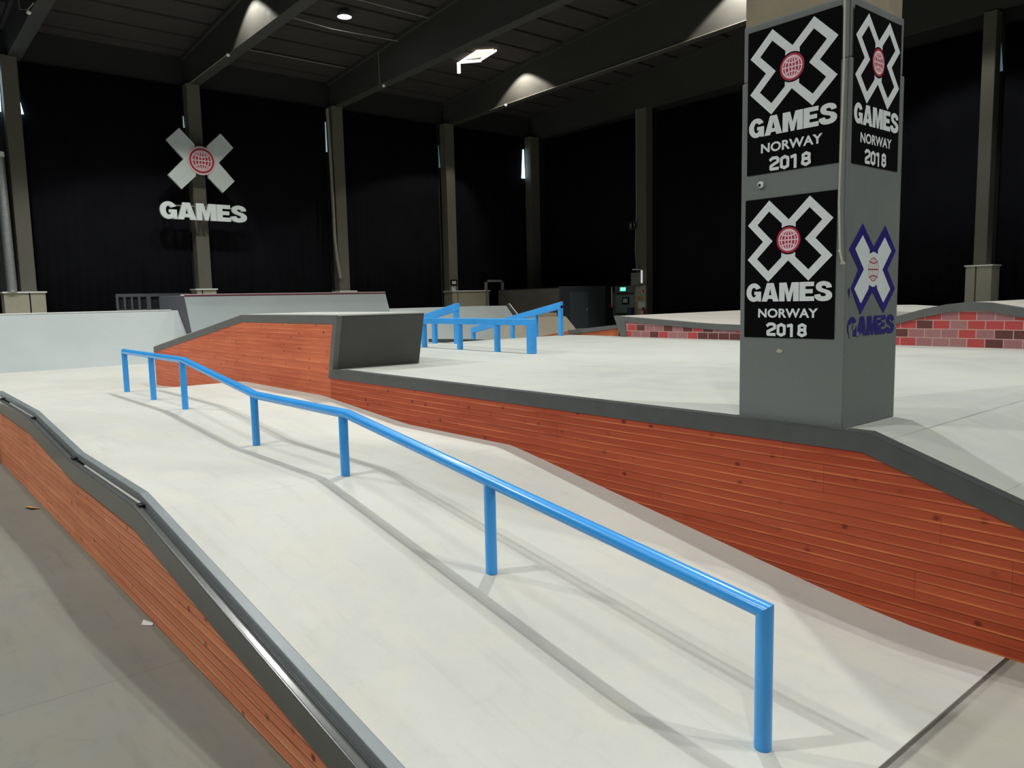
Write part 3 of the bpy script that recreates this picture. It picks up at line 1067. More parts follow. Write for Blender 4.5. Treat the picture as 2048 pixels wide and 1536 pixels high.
def poster(frame, base, label, hw, sx=1.0, zoff=0.0):
    """frame centred on the globe of the X; hw half width; sx squeezes the artwork"""
    t_ = thing('event_poster', base, label, 'poster', 'black event posters on the pillar')

    def sc(sh):
        return [([(u * sx, v) for u, v in pts], fs) for pts, fs in sh]
    V, Fc = flat([poly([(-hw, -0.490), (hw, -0.490), (hw, 0.217), (-hw, 0.217)])], frame, 0.002, 0.0018)
    put('backing', V, Fc, C['vblack'], t_)
    xo = [poly([a, b, c]) for a, b, c in []]
    outline_ = XO
    V, Fc = flat(sc([poly(XO)]), frame, 0.0026)
    put('x_outline', V, Fc, C['white'], t_)
    V, Fc = flat(sc([poly(XI)]), frame, 0.0030)
    put('x_centre', V, Fc, C['vblack'], t_)
    V, Fc = flat(sc([disc(0, 0, 0.0715)]), frame, 0.0033)
    put('globe_rim', V, Fc, C['vblack'], t_)
    V, Fc = flat(sc([disc(0, 0, 0.065)]), frame, 0.0036)
    put('globe_disc', V, Fc, C['red'], t_)
    V, Fc = flat(sc([ring(0, 0, 0.0545, 0.0480)] + globe_lines(0, 0, 0.0495, 0.0060)), frame, 0.0040)
    put('globe_lines', V, Fc, C['pink'], t_)
    V, Fc = flat(sc(fit_games(-0.236, 0.236, -0.305, -0.211)), frame, 0.0034)
    put('games_lettering', V, Fc, C['white'], t_)
    V, Fc = flat(sc([fit_text('NORWAY', -0.165, 0.165, -0.388, -0.341, 0.030, 1.03)]), frame, 0.0034)
    put('norway_lettering', V, Fc, C['white'], t_)
    V, Fc = flat(sc(digits(-0.112, 0.110, -0.482, -0.417)), frame, 0.0034)
    put('year_lettering', V, Fc, C['white'], t_)
    return t_


poster(left_face(2.114, 1.811), (3.587, 2.12, 1.32), 'lower black X Games Norway 2018 poster on the left face of the pillar', 0.248, 1.0)
poster(left_face(2.110, 2.643), (3.587, 2.12, 2.152), 'upper black X Games Norway 2018 poster on the left face of the pillar', 0.246, 1.0)
poster(front_face(3.848, 2.635), (3.848, 1.812, 2.151), 'tall narrow looking black X Games poster on the right face of the pillar', 0.238, 0.975)

# navy sticker
st = thing('logo_sticker', (3.857, 1.812, 1.33), 'navy and white X Games sticker, partly peeled, low on the pillar right face', 'sticker')
fr_ = front_face(3.857, 1.654)
B0 = [(.117, .218), (.242, .096), (.154, 0), (.247, -.096), (.124, -.217), (0, -.108), (-.118, -.217), (-.165, -.160), (-.218, -.088), (-.150, 0), (-.246, .094), (-.118, .218), (0, .110)]
BI = [(.114, .161), (.190, .094), (.098, 0), (.190, -.099), (.117, -.166), (.045, -.094), (.042, -.077), (-.042, -.077), (-.045, -.094), (-.120, -.165), (-.190, -.094), (-.098, 0), (-.190, .096), (-.117, .163), (-.045, .096), (-.042, .077), (.042, .077), (.045, .096)]
V, Fc = flat([poly(B0)], fr_, 0.0018, 0.0015)
put('navy_outline', V, Fc, C['navy'], st)
V, Fc = flat([poly(BI)], fr_, 0.0022)
put('white_centre', V, Fc, C['stickerwhite'], st)
V, Fc = flat([disc(0, 0, 0.086, sx=0.80)], fr_, 0.0025)
put('globe_disc', V, Fc, C['stickerwhite'], st)
gl = [ring(0, 0, 0.0585, 0.055, sx=0.92), line2([(-.052, 0), (.052, 0)], .006)]
for sg in (1, -1):
    gl.append(line2([(.046 * q, sg * (.030 + .012 * (q * q * 1.0))) for q in [-1 + i / 5 for i in range(11)]], .005))
    for k in (-.4, 0, .4):
        gl.append(line2([(.05 * k, sg * .033), (.04 * k, sg * .056)], .004))
for k in (-.55, -.18, .18, .55):
    gl.append(line2([(.052 * k, -.032), (.056 * k, 0), (.052 * k, .032)], .0016))
V, Fc = flat(gl, fr_, 0.0028)
put('globe_lines', V, Fc, C['red'], st)
V, Fc = flat(fit_games(-0.246, 0.250, -0.322, -0.229), fr_, 0.0018)
put('games_lettering', V, Fc, C['navy'], st)
# torn-off patches showing pillar paint
tears = [[(-.236, -.268), (-.215, -.262), (-.195, -.300), (-.200, -.325), (-.222, -.330), (-.235, -.300)], [(-.192, -.262), (-.150, -.250), (-.172, -.285), (-.196, -.296)],
         [(.055, -.242), (.098, -.238), (.096, -.246), (.060, -.252)], [(.060, -.272), (.100, -.266), (.100, -.272), (.072, -.279)], [(-.160, -.305), (-.14, -.30), (-.12, -.32), (-.15, -.326)]]
for p in tears:
    V, Fc = flat([poly(p)], fr_, 0.0022)
    put('torn_patch', V, Fc, C['colpaint'], st)
V, Fc = flat([poly([(-.249, -.100), (-.238, -.088), (-.228, -.098), (-.232, -.125), (-.226, -.142), (-.238, -.128), (-.242, -.112)])], fr_, 0.0018)
put('torn_scrap', V, Fc, C['navy'], st)

# ------------------------------------------------------------------ hanging X sign
sg = thing('hanging_sign', (8.95, 26.3, 4.3), 'large white X Games sign with red globe hanging before the black curtain', 'sign')
SC = 1.055 / 0.232


def sframe(cx, cz, tilt):
    ct, st_ = math.cos(tilt), math.sin(tilt)
    return lambda u, v, w: (cx + u * ct - v * st_, 26.3 - w, cz + u * st_ + v * ct)


sf = sframe(8.955, 6.215, -0.02)
# white X: arms cut back to leave necks beside the globe
XS = [(.68, .99), (1.10, .565), (.58, 0), (1.10, -.565), (.68, -.99), (.205, -.52), (.205, -.36), (-.205, -.36), (-.205, -.52), (-.68, -.99), (-1.10, -.565), (-.58, 0), (-1.10, .565), (-.68, .99), (-.205, .52), (-.205, .36), (.205, .36), (.205, .52)]
XS = [(u * 0.965, v * 0.965) for u, v in XS]
V, Fc = flat([poly(XS)], sf, 0.10, 0.10)
put('x_plate', V, Fc, C['signwhite'], sg)
V, Fc = flat([disc(0, 0, 0.455)], sf, 0.125, 0.024)
put('globe_disc', V, Fc, C['pink'], sg)
V, Fc = flat([ring(0, 0, 0.395, 0.340), disc(0, 0, 0.285)], sf, 0.13)
put('globe_red', V, Fc, C['red'], sg)
V, Fc = flat(globe_lines(0, 0, 0.285, 0.038), sf, 0.135)
put('globe_lines', V, Fc, C['pink'], sg)
sf2 = sframe(8.955, 4.58, -0.004)
V, Fc = flat(fit_games(-1.395, 1.395, -0.27, 0.27), sf2, 0.12, 0.10)
put('games_lettering', V, Fc, C['letterwhite'], sg)
MB().box(7.9, 10.0, 26.31, 26.34, 4.74, 4.78).build('hanging_bar', C['pipe'], sg)
MB().box(7.9, 8.0, 26.34, 27.0, 4.74, 4.78).build('wall_bracket', C['black'], sg)
MB().box(9.0, 9.1, 26.34, 26.63, 4.74, 4.78).build('wall_bracket', C['black'], sg)
MB().box(8.9, 9.02, 26.31, 26.63, 6.15, 6.27).build('wall_bracket', C['black'], sg)

# ------------------------------------------------------------------ blue rails on the deck
fl = thing('flat_rail', (6.15, 8.1, ZD), 'flat blue box rail with four posts standing on the deck', 'skate rail')
o = MB().box(6.105, 6.195, 6.93, 9.36, 1.225, 1.302).build('rail_bar', C['blue2'], fl)
bevel(o, 0.006, 2)
for i, yy in enumerate((6.975, 7.63, 8.43, 9.29)):
    if i == 0:
        bevel(MB().box(6.105, 6.195, yy - 0.045, yy + 0.045, ZD + 0.0005, 1.226).build('post', C['blue2'], fl), 0.006, 2)
    else:
        autosmooth(MB().sweep([(6.15, yy, ZD + 0.0005), (6.15, yy, 1.226)], 0.041, 20).build('post', C['blue2'], fl), 30)


def dz(y):
    for (a, za), (b, zb) in zip(DP[:-1], DP[1:]):
        if a <= y <= b:
            return za + (zb - za) * (y - a) / (b - a)
    return Z3


def slope_rail(X, y0, z0, y1, z1, posts, label, w=0.06, h=0.10, name='sloping_rail'):
    t_ = thing(name, (X, y0, dz(y0)), label, 'skate rail', 'sloping blue rails on the far side of the deck')
    V = []
    sl = (z1 - z0) / (y1 - y0)
    o = MB().prismx([(y0 - w / 2, z0), (y1, z1), (y1, z1 - h), (y0 - w / 2, z0 - h)], X - w / 2, X + w / 2).build('rail_bar', C['blue2'], t_)
    bevel(o, 0.006, 1)
    for yy in posts:
        MB().box(X - w / 2 + .004, X + w / 2 - .004, yy - w / 2, yy + w / 2, dz(yy) - 0.002, z0 + sl * (yy - y0) - h * 0.6).build('post', C['blue2'], t_)
    return t_


slope_rail(9.35, 9.83, 1.475, 12.40, 0.99, (9.83, 10.48, 11.14, 12.36), 'sloping blue rail with its high end right of the flat rail, longest one', 0.07, 0.115)
slope_rail(6.90, 9.52, 1.50, 12.0, 1.02, (9.53, 10.12, 11.0, 11.95), 'sloping blue rail rising behind the left half of the flat rail', 0.07, 0.115)
slope_rail(15.0, 10.65, 1.01, 9.4, 1.30, (10.6, 9.45), 'blue rail just showing above the brick ledge left of the poster pillar', 0.07, 0.05)

# small dark wedge beyond the crest
o = MB().prismy([(7.10, 0.874), (7.90, 0.874), (7.98, 0.876), (7.10, 0.925)], 10.15, 10.6).build('low_wedge', C['greydk'])
tag(o, 'small dark grey wedge low behind the posts of the flat rail', 'wedge')

# ------------------------------------------------------------------ quarter pipes at the back
Yq = 18.2


def quarter_prof(y0, y1, z1, n=10, curve=0.18):
    pts = []
    for i in range(n + 1):
        t = i / n
        yv = y0 + (y1 - y0) * t
        zv = Z3 + (z1 - Z3) * ((1 - curve) * t + curve * t * t)
        pts.append((yv, zv))
    return pts


lb = thing('low_quarter_pipe', (0, 18.9, Z3), 'long low pale blue grey bank at the left back of the bowl', 'skate ramp')
pr = quarter_prof(Yq, 19.4, 1.447)
MB().prismx(pr + [(21.2, 1.447), (21.2, Z3)], -7.0, 5.85).build('riding_surface', C['quarter'], lb)
MB().box(-7.0, 5.7, 19.39, 19.46, 1.447, 1.468).build('coping_edge', C['capwhite'], lb)
tq = thing('tall_quarter_pipe', (8.5, 18.9, Z3), 'taller grey quarter pipe with thin dark coping in the middle back', 'skate ramp')
pr2 = quarter_prof(Yq, 18.92, 1.79, curve=0.25)
q = MB()
q.prismx(pr2 + [(20.9, 1.79), (20.9, Z3)], 5.87, 11.28)
q.build('riding_surface', C['quarter2'], tq)
MB().prismx([(Yq + 0.12, Z3)] + [(a + 0.02, b - 0.01) for a, b in pr2] + [(20.9, 1.785), (20.9, Z3)], 5.862, 5.869).build('side_panel', C['dkframe'], tq)
MB().box(5.87, 11.28, 18.925, 19.2, 1.79, 1.815).build('deck_board', C['capwhite'], tq)
autosmooth(MB().sweep([(5.87, 18.91, 1.785), (11.28, 18.91, 1.785)], 0.02, 12).build('coping', C['burg'], tq), 60)
rb = thing('right_low_bank', (14, 18.9, Z3), 'low pale bank behind the deck rails, ending in a dark steel edge', 'skate ramp')
pr3 = quarter_prof(Yq, 19.4, 1.325)
MB().prismx(pr3 + [(20.9, 1.325), (20.9, Z3)], 11.30, 16.05).build('riding_surface', C['quarter'], rb)
# slanted end face with dark steel edge
MB().prismx([(Yq + 0.12, Z3)] + [(a + 0.02, b - 0.01) for a, b in pr3] + [(20.9, 1.32), (20.9, Z3)], 16.051, 16.06).build('side_panel', C['greydk'], rb)
MB().sweep([(16.11, 19.42, 1.36), (16.11, Yq, Z3 + 0.05)], 0, sq=(0.09, 0.07)).build('steel_edge', C['greydk'], rb)
MB().sweep([(16.17, 19.42, 1.37), (16.17, Yq, Z3 + 0.06)], 0, sq=(0.03, 0.07)).build('steel_edge', C['capwhite'], rb)

# dim guard panel with square openings behind the low bank
gp = thing('guard_panel', (5.4, 21.3, 1.45), 'dim grey barrier with five dark square openings behind the left bank', 'barrier')
g = MB()
g.box(4.95, 6.75, 21.25, 21.31, 1.80, 1.88)
g.box(4.95, 6.75, 21.25, 21.31, 1.447, 1.49)
for xx, w in ((4.95, .05), (5.12, .045), (5.29, .045), (5.46, .05), (5.66, .10), (6.03, .72)):
    g.box(xx, xx + w, 21.25, 21.31, 1.49, 1.80)
g.build('frame', C['dkframe'], gp)
MB().box(4.97, 6.2, 21.31, 21.33, 1.47, 1.85).build('backing', C['black'], gp)

# ------------------------------------------------------------------ plywood kicker, far ledge
o = thing('plywood_kicker', (10.8, 12.0, 0.5), 'small bare plywood kicker beyond the deck, behind the longest sloping rail', 'skate ramp')
V = [(10.35, 11.85, dz(11.85) + .002), (12.05, 11.85, dz(11.85) + .002), (11.62, 12.05, 1.145), (10.35, 12.05, 1.165), (10.35, 12.6, dz(12.2) - .05), (12.05, 12.6, dz(12.2) - .05), (11.62, 12.6, 1.145), (10.35, 12.6, 1.165)]
put('kicker_body', V, [(0, 1, 2, 3), (1, 5, 6, 2), (5, 4, 7, 6), (4, 0, 3, 7), (3, 2, 6, 7), (0, 4, 5, 1)], C['ply'], o)
o2 = MB().box(10.85, 11.45, 12.15, 12.45, 1.16, 1.225).build('wooden_plank', C['ledgewood'])
o2.data.materials[0] = C['ply']
tag(o2, 'short wooden plank lying on top of the plywood kicker', 'plank')

fo = thing('far_ledge', (9.8, 9.4, ZD), 'low ledge with orange side and grey cap running down left of the brick ledge', 'skate ledge')
MB().prismx([(8.81, ZD + .001), (8.81, 1.07), (10.0, 0.955), (11.0, 0.80), (11.0, dz(11.0) + .002), (10.15, 0.874), (9.95, ZD + .001)], 9.72, 10.1).build('ledge_side', C['ledgewood'], fo)
MB().strip([(8.81, 1.078), (10.02, 0.962)], [(8.81, 1.018), (9.98, 0.890)], 9.70, 10.12).build('cap', C['capgrey'], fo)

# ------------------------------------------------------------------ brick ledge
bl = thing('brick_ledge', (9.6, 5.0, ZD), 'wavy ledge with printed red and pink brick side and grey cap, behind the pillar', 'skate ledge')
CT = [(8.80, 1.228), (8.2, 1.192), (7.507, 1.152), (7.1, 1.128), (6.797, 1.114), (6.3, 1.104), (5.8, 1.100), (5.3, 1.112), (4.8, 1.150), (4.45, 1.200), (4.177, 1.245), (3.887, 1.325), (3.65, 1.375), (3.422, 1.399), (3.2, 1.390), (2.872, 1.329), (2.5, 1.23), (2.1, 1.12), (1.8, 1.03)]
CB = [(8.56, 1.135), (8.15, 1.108), (7.507, 1.068), (7.1, 1.044), (6.797, 1.030), (6.3, 1.020), (5.8, 1.016), (5.3, 1.026), (4.8, 1.062), (4.45, 1.106), (4.177, 1.149), (3.887, 1.228), (3.65, 1.280), (3.43, 1.303), (3.2, 1.293), (2.868, 1.221), (2.5, 1.13), (2.1, 1.02), (1.8, 0.93)]
MB().prismx([(1.8, ZD + 0.0005)] + list(reversed([(a, b + 0.005) for a, b in CB])) + [(8.52, ZD + 0.0005)], 9.6, 9.66).build('brick_side', C['brick'], bl)
cap = MB().strip(CT, CB, 9.585, 9.68)
cap.prismx([(8.80, 1.228), (8.56, 1.135), (8.52, ZD + 0.0005), (8.65, ZD + 0.0005)], 9.585, 9.68)
cap.build('cap', C['capgrey'], bl)
MB().prismx([(1.8, ZD + 0.0005)] + list(reversed([(a, b - 0.004) for a, b in CT])) + [(8.6, ZD + 0.0005)], 9.68, 13.6).build('riding_surface', C['beige'], bl)
sl2 = MB().prismx([(3.9, ZD), (4.8, 1.12), (6.9, 1.245), (7.6, 1.245), (8.6, 1.15), (9.2, ZD)], 13.65, 16.5).build('far_roller', C['bank'])
tag(sl2, 'pale low roller hump showing just above the brick ledge, left of the pillar', 'skate ramp')

# ------------------------------------------------------------------ dark room, doors, services at the far right corner
rm = thing('charcoal_room', (22.2, 24, 0), 'low charcoal walled room in the far corner behind the deck rails', 'room')
MB().prismz([(20.95, 22.1), (21.03, 22.1), (21.48, 26.4), (21.40, 26.4)], 0.0, 1.94).build('side_wall', C['room2'], rm)
MB().box(20.95, 23.5, 22.02, 22.10, 0.0, 1.98).build('front_wall', C['room'], rm)
MB().prismz([(20.95, 22.10), (23.5, 22.10), (23.5, 26.4), (21.4, 26.4)], 1.90, 1.94).build('roof_board', C['room'], rm)
MB().box(21.45, 22.45, 21.99, 22.02, 0.0, 1.76).build('door', C['hatch'], rm)
MB().box(22.36, 22.40, 21.96, 21.99, 1.0, 1.1).build('door_handle', C['frame'], rm)

ed = thing('door_1', (24.7, 21.9, 0), 'grey green exit door', 'door')
del ed['label'], ed['category']
ed['kind'] = 'structure'
MB().box(24.62, 24.70, 21.40, 22.50, 0.0, 1.72).build('door_leaf', C['door'], ed)
MB().box(24.58, 24.74, 22.50, 22.60, 0.0, 1.97).box(24.58, 24.74, 21.28, 21.40, 0.0, 1.97).box(24.58, 24.74, 21.28, 22.60, 1.72, 1.97).build('door_frame', C['frame'], ed)
MB().box(24.55, 24.62, 21.46, 22.42, 0.79, 0.84).build('push_bar', C['black'], ed)
MB().box(24.58, 24.62, 21.46, 22.42, 1.63, 1.67).build('door_closer', C['black'], ed)
nf = thing('framed_notice', (24.6, 21.9, 1.24), 'small black framed notice on the exit door', 'notice')
MB().box(24.59, 24.62, 21.72, 22.10, 1.22, 1.50).build('notice_frame', C['vblack'], nf)
MB().box(24.58, 24.591, 21.78, 22.04, 1.27, 1.45).build('sheet', C['paper'], nf)
ex = thing('exit_sign', (24.5, 21.95, 1.76), 'glowing green exit sign with running figure above the exit door', 'exit sign')
MB().box(24.50, 24.57, 21.80, 22.12, 1.75, 1.92).build('sign_box', C['frame'], ex)
MB().box(24.494, 24.50, 21.80, 22.12, 1.755, 1.915).build('green_panel', EXIT, ex)


def ef(u, v, w):
    return (24.494 - w, 21.96 - u, 1.835 + v)


V, Fc = flat([line2([(-.11, .055), (-.06, .03), (-.09, -.01), (-.12, -.06)], .022), line2([(-.06, .03), (-.02, .05)], .018), line2([(-.09, -.01), (-.04, -.05)], .02), disc(-.045, .058, .016, 12),
              line2([(.04, .05), (.04, -.06)], .02), line2([(.04, .05), (.12, .05)], .02), line2([(.12, .05), (.07, -.05)], .03)], ef, 0.003)
put('pictogram', V, Fc, emit('pictogram_white', (0.75, 1.0, 0.9), 1.2), ex)

bx_ = thing('switch_box', (24.1, 20.88, 1.95), 'grey switch box on the column above the red sign, with a white light tube', 'electrical box')
MB().box(24.02, 24.19, 20.67, 21.1, 1.97, 2.47).build('box_body', C['frame'], bx_)
MB().box(24.02, 24.06, 20.52, 20.58, 2.05, 2.56).build('light_tube', TUBEL, bx_)
MB().box(23.98, 24.19, 20.70, 21.0, 2.58, 2.62).build('bracket', C['capwhite'], bx_)
ds = thing('direction_sign', (24.1, 21.05, 4.2), 'small dark escape direction sign with upward arrow high on the column', 'sign')
MB().box(24.10, 24.13, 20.86, 21.27, 4.20, 4.50).build('sign_plate', C['dkframe'], ds)
MB().box(24.09, 24.10, 20.89, 21.24, 4.23, 4.47).build('sign_face', C['vblack'], ds)


def dfm(u, v, w):
    return (24.09 - w, 21.06 - u, 4.35 + v)


V, Fc = flat([poly([(-.15, -.09), (-.05, -.09), (-.05, .09), (-.15, .09)]), line2([(.09, -.09), (.09, .06)], .03), poly([(.03, .03), (.15, .03), (.09, .10)])], dfm, 0.003)
put('arrow', V, Fc, C['pipe'], ds)
rs = thing('red_sign', (24.1, 20.5, 1.62), 'small red and white fire sign beside the exit door', 'sign')
MB().box(24.09, 24.129, 20.42, 20.60, 1.62, 1.84).build('sign_plate', C['paper'], rs)
MB().box(24.085, 24.09, 20.46, 20.55, 1.64, 1.82).build('sign_symbol', C['redpaint'], rs)
fe = thing('fire_extinguisher', (24.0, 20.5, 0.84), 'red fire extinguisher hanging below the red sign', 'fire extinguisher')
autosmooth(MB().sweep([(24.054, 20.48, 0.72), (24.054, 20.48, 1.02)], 0.075, 16).build('cylinder', C['redpaint'], fe), 40)
autosmooth(MB().sweep([(24.054, 20.48, 1.02), (24.054, 20.48, 1.10)], 0.03, 12).build('valve', C['black'], fe), 40)
MB().box(23.974, 23.979, 20.44, 20.52, 0.78, 0.95).build('white_label', C['paper'], fe)
nb = thing('notice_board', (24.1, 20.7, 1.0), 'papers and ochre sheets pinned on the concrete by the exit door', 'notice')
MB().box(24.13, 24.19, 20.42, 20.98, 0.2, 1.95).build('board', C['plinth'], nb)
MB().box(24.12, 24.13, 20.45, 20.82, 1.05, 1.30).build('white_sheet', C['paper'], nb)
MB().box(24.12, 24.13, 20.60, 20.90, 1.36, 1.52).box(24.12, 24.13, 20.86, 20.97, 0.8, 1.3).build('ochre_sheet', C['ochre'], nb)
fa = thing('call_point', (24.5, 22.7, 1.1), 'small red call point left of the exit door with white trunking above', 'alarm box')
MB().box(24.52, 24.58, 22.66, 22.78, 1.08, 1.22).build('red_box', C['redpaint'], fa)
MB().box(24.55, 24.58, 22.62, 22.68, 1.1, 1.95).build('trunking', C['capwhite'], fa)
bc = MB().box(23.9, 24.1, 21.0, 21.2, 0.0, 1.08).build('blue_bin', C['bluecloth'])
tag(bc, 'dark blue container at the right edge of the exit door', 'bin')

# notices at the foot of the fourth column
n1 = thing('framed_notice', (19.2, 26.6, 2.17), 'small black framed white notice on the wall column left of the grey frame', 'notice')
MB().box(19.02, 19.34, 26.585, 26.618, 2.15, 2.38).build('notice_frame', C['vblack'], n1)
MB().box(19.07, 19.28, 26.578, 26.586, 2.20, 2.33).build('sheet', C['paper'], n1)
n2 = thing('paper_notice', (19.2, 26.6, 1.94), 'white paper sheet taped below the framed notice', 'notice')
MB().box(19.08, 19.27, 26.61, 26.618, 1.94, 2.13).build('sheet', C['paper'], n2)
MB().box(19.14, 19.21, 26.606, 26.61, 2.06, 2.11).build('print', C['frame'], n2)

# grey goal-like frame behind the bank
uf = thing('steel_frame', (21.0, 25.9, 0.3), 'grey upright rectangular steel frame right of the column with notices', 'frame')
MB().box(20.72, 20.82, 26.42, 26.5, 1.93, 2.37).box(20.72, 20.82, 26.32, 26.41, 0.0, 1.93).build('upright', C['frame'], uf)
MB().box(21.64, 21.74, 26.42, 26.5, 1.94, 2.37).build('upright', C['frame'], uf)
MB().box(20.72, 21.74, 26.42, 26.5, 2.28, 2.37).build('crossbar', C['frame'], uf)

# spiral duct at the left edge, on the plinth
dc = thing('spiral_duct', (3.4, 26.55, 2.08), 'ribbed silver ventilation duct rising from the leftmost plinth at the frame edge', 'duct')
V = []
Fc = []
n, k = 24, 240
for i in range(k + 1):
    zz = 2.07 + (5.85 - 2.07) * i / k
    rr = 0.125 + (0.008 if i % 3 == 0 else 0.0)
    xx = 3.44 - 0.03 * (i / k)
    for j in range(n):
        a = 2 * math.pi * j / n
        V.append((xx + rr * math.cos(a), 26.46 + rr * math.sin(a), zz))
for i in range(k):
    for j in range(n):
        Fc.append((i * n + j, i * n + (j + 1) % n, (i + 1) * n + (j + 1) % n, (i + 1) * n + j))
put('duct_body', V, Fc, C['metal'], dc, True)
MB().sweep([(3.41, 26.46, 5.85), (3.41, 26.46, 5.98)], 0.14, 24).build('collar', C['capwhite'], dc)

# loose pipe beside the third column
lp = MB().sweep([(13.78, 26.7, 8.6), (13.80, 26.66, 7.0), (13.80, 26.62, 5.0), (13.78, 26.58, 4.0), (13.82, 26.55, 3.2), (13.92, 26.55, 2.45)], 0.055, 12).build('drain_pipe', C['pipe'])
tag(autosmooth(lp, 60), 'pale pipe hanging loose beside the third wall column, bent at its end', 'pipe')


# ------------------------------------------------------------------ overhead: lamp, hatch, conduits
def highbay(x, y, z, label, lit=True):
    t_ = thing('high_bay_lamp', (x, y, z), label, 'lamp', 'round high bay lamps under the roof')
    V = []
    Fc = []
    n = 32
    prof = [(0.05, 0.26), (0.06, 0.20), (0.14, 0.16), (0.215, 0.03), (0.22, 0.0), (0.205, 0.0), (0.20, 0.01)]
    for r_, zz in prof:
        for j in range(n):
            a = 2 * math.pi * j / n
            V.append((x + r_ * math.cos(a), y + r_ * math.sin(a), z + zz))
    for i in range(len(prof) - 1):
        for j in range(n):
            Fc.append((i * n + j, i * n + (j + 1) % n, (i + 1) * n + (j + 1) % n, (i + 1) * n + j))
    Fc.append(tuple(range(n)))
    put('reflector', V, Fc, C['frame'], t_, True)
    V, Fc = [], []
    for j in range(n):
        a = 2 * math.pi * j / n
        V.append((x + 0.20 * math.cos(a), y + 0.20 * math.sin(a), z + 0.012))
    put('lens', V, [tuple(range(n))], LAMP, t_)
    MB().sweep([(x, y, z + 0.25), (x, y, roofz(y))], 0.01, 8).build('hanger', C['pipe'], t_)
    return t_


highbay(11.69, 21.3, 9.88, 'round white high bay lamp glowing below the roof, left of the middle beam')
EXTRA = {(6.1, 6.0): 'right lamp of the pair above the bank, out of frame', (-4.1, 4.9): 'lamp high above the left floor, out of frame',
         (16.4, 5.6): 'lamp high above the brick ledge, out of frame'}
for L in LAMPS_AND_FILL:
    if (L[0], L[1]) in EXTRA:
        highbay(L[0], L[1], L[2] + 0.02, EXTRA[(L[0], L[1])])

hx = thing('roof_hatch', (17.35, 22.3, 10.0), 'bright lit roof hatch with hanging white frame between two beams', 'roof hatch')
P4 = [(17.10, 22.80), (17.02, 21.85), (17.48, 21.50), (17.56, 22.25)]


def rq(p, dz_):
    return (p[0], p[1], roofz(p[1]) - 0.012 + dz_)


V = [rq(p, 0) for p in P4] + [rq(p, -0.03) for p in P4]
put('lit_pane', V, [(0, 1, 2, 3), (4, 5, 6, 7), (0, 1, 5, 4), (1, 2, 6, 5), (2, 3, 7, 6), (3, 0, 4, 7)], HATCHWARM, hx)
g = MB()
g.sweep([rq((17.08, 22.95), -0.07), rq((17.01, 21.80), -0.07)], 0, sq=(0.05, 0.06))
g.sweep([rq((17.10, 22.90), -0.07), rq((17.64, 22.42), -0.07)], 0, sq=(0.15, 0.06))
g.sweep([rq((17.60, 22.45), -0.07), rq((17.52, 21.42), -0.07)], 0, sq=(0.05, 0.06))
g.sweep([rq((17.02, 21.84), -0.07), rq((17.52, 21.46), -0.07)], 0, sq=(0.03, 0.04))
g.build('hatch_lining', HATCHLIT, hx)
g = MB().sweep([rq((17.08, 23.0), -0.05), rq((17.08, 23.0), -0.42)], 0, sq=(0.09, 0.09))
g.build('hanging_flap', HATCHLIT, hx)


def conduit(pts, label, r=0.014, bulb=None):
    t_ = thing('conduit', pts[-1], label, 'conduit', 'thin conduits under the roof')
    MB().sweep(pts, r, 8).build('tube_run', C['pipe'], t_)
    if bulb:
        me = bpy.data.meshes.new('sprinkler_head')
        bm = bmesh.new()
        bmesh.ops.create_uvsphere(bm, u_segments=12, v_segments=8, radius=0.055, matrix=Matrix.Translation(Vector(bulb) - Vector(pts[-1])))
        bm.to_mesh(me)
        bm.free()
        me.materials.append(C['capwhite'])
        o = bpy.data.objects.new('sprinkler_head', me)
        COL.objects.link(o)
        o.parent = t_


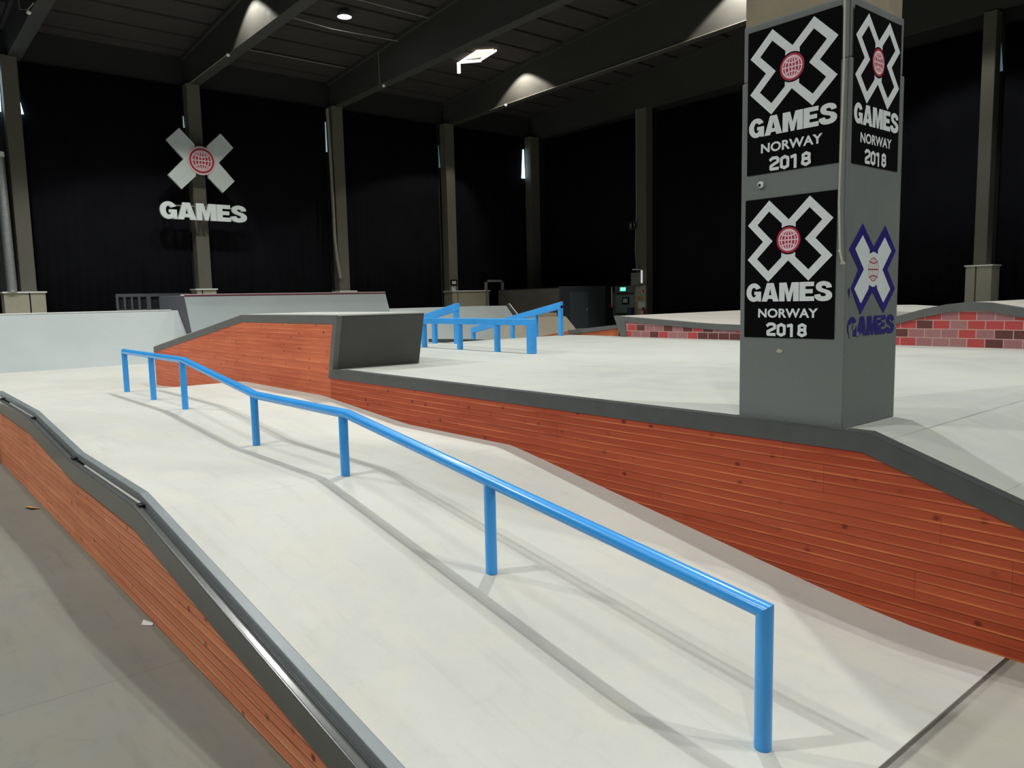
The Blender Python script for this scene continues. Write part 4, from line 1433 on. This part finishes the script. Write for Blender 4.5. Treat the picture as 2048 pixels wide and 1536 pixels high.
conduit([(19.22, 24.0, beamz(24) - 0.03), (19.22, 5.0, beamz(5) - 0.03)], 'thin pale conduit along the lower edge of the beam right of the hatch', bulb=(19.22, 23.0, beamz(23) - 0.06))
conduit([(8.85, 26.9, 8.70), (8.85, 24.0, beamz(24) - 0.02), (8.85, 23.2, beamz(23) - 0.02)], 'thin conduit under the beam above the hanging sign, ending in a sprinkler head', bulb=(8.85, 23.1, beamz(23) - 0.05))
conduit([(14.05, 23.4, roofz(23.4) - 0.1), (14.06, 23.4, 8.82), (14.06, 23.2, 8.72)], 'conduit dropping down the face of the middle beam with a sprinkler head', bulb=(14.06, 23.15, 8.70))
conduit([(3.82, 23.87, 9.6), (3.82, 23.85, 9.17), (3.82, 22.8, 8.86), (3.82, 22.0, 8.78)], 'short bent conduit with a sprinkler head at the top left beam', bulb=(3.84, 22.8, 8.80))
conduit([(9.4, 20.3, roofz(20.3) - 0.12), (14.0, 20.3, roofz(20.3) - 0.14)], 'thin cable strung under the roof just before the round lamp')
conduit([(10.2, 21.9, roofz(21.9) - 0.3), (11.6, 21.9, roofz(21.9) - 0.38), (13.9, 21.9, roofz(21.9) - 0.3)], 'sagging cable strung under the roof behind the round lamp')
conduit([(24.17, 20.92, 10.0), (24.17, 20.92, 5.0), (24.17, 20.98, 3.4), (24.17, 20.92, 2.63)], 'pale conduit running down the dim column beside the exit door', 0.025)
conduit([(9.3, 25.4, roofz(25.4) - 0.05), (13.9, 25.4, roofz(25.4) - 0.05)], 'thin conduit across the roof slabs above the middle curtain')

# ------------------------------------------------------------------ debris
V = [(0.925, 3.975, 0.001), (0.965, 3.93, 0.001), (0.972, 3.945, 0.006), (0.94, 3.99, 0.018)]
tag(put('paper_scrap', V + [(a, b, c + 0.003) for a, b, c in V], [(0, 1, 2, 3), (4, 5, 6, 7), (0, 1, 5, 4), (1, 2, 6, 5), (2, 3, 7, 6), (3, 0, 4, 7)], C['paper']),
    'tiny white scrap lying on the old floor against the left ledge', 'scrap')
V = [(0.952, 6.9, 0.001), (0.90, 7.05, 0.001), (0.86, 7.02, 0.012), (0.89, 6.92, 0.014)]
tag(put('wood_splinter', V + [(a, b, c + 0.004) for a, b, c in V], [(0, 1, 2, 3), (4, 5, 6, 7), (0, 1, 5, 4), (1, 2, 6, 5), (2, 3, 7, 6), (3, 0, 4, 7)], C['ochre']),
    'small brown splinter on the old floor further along the left ledge', 'debris')
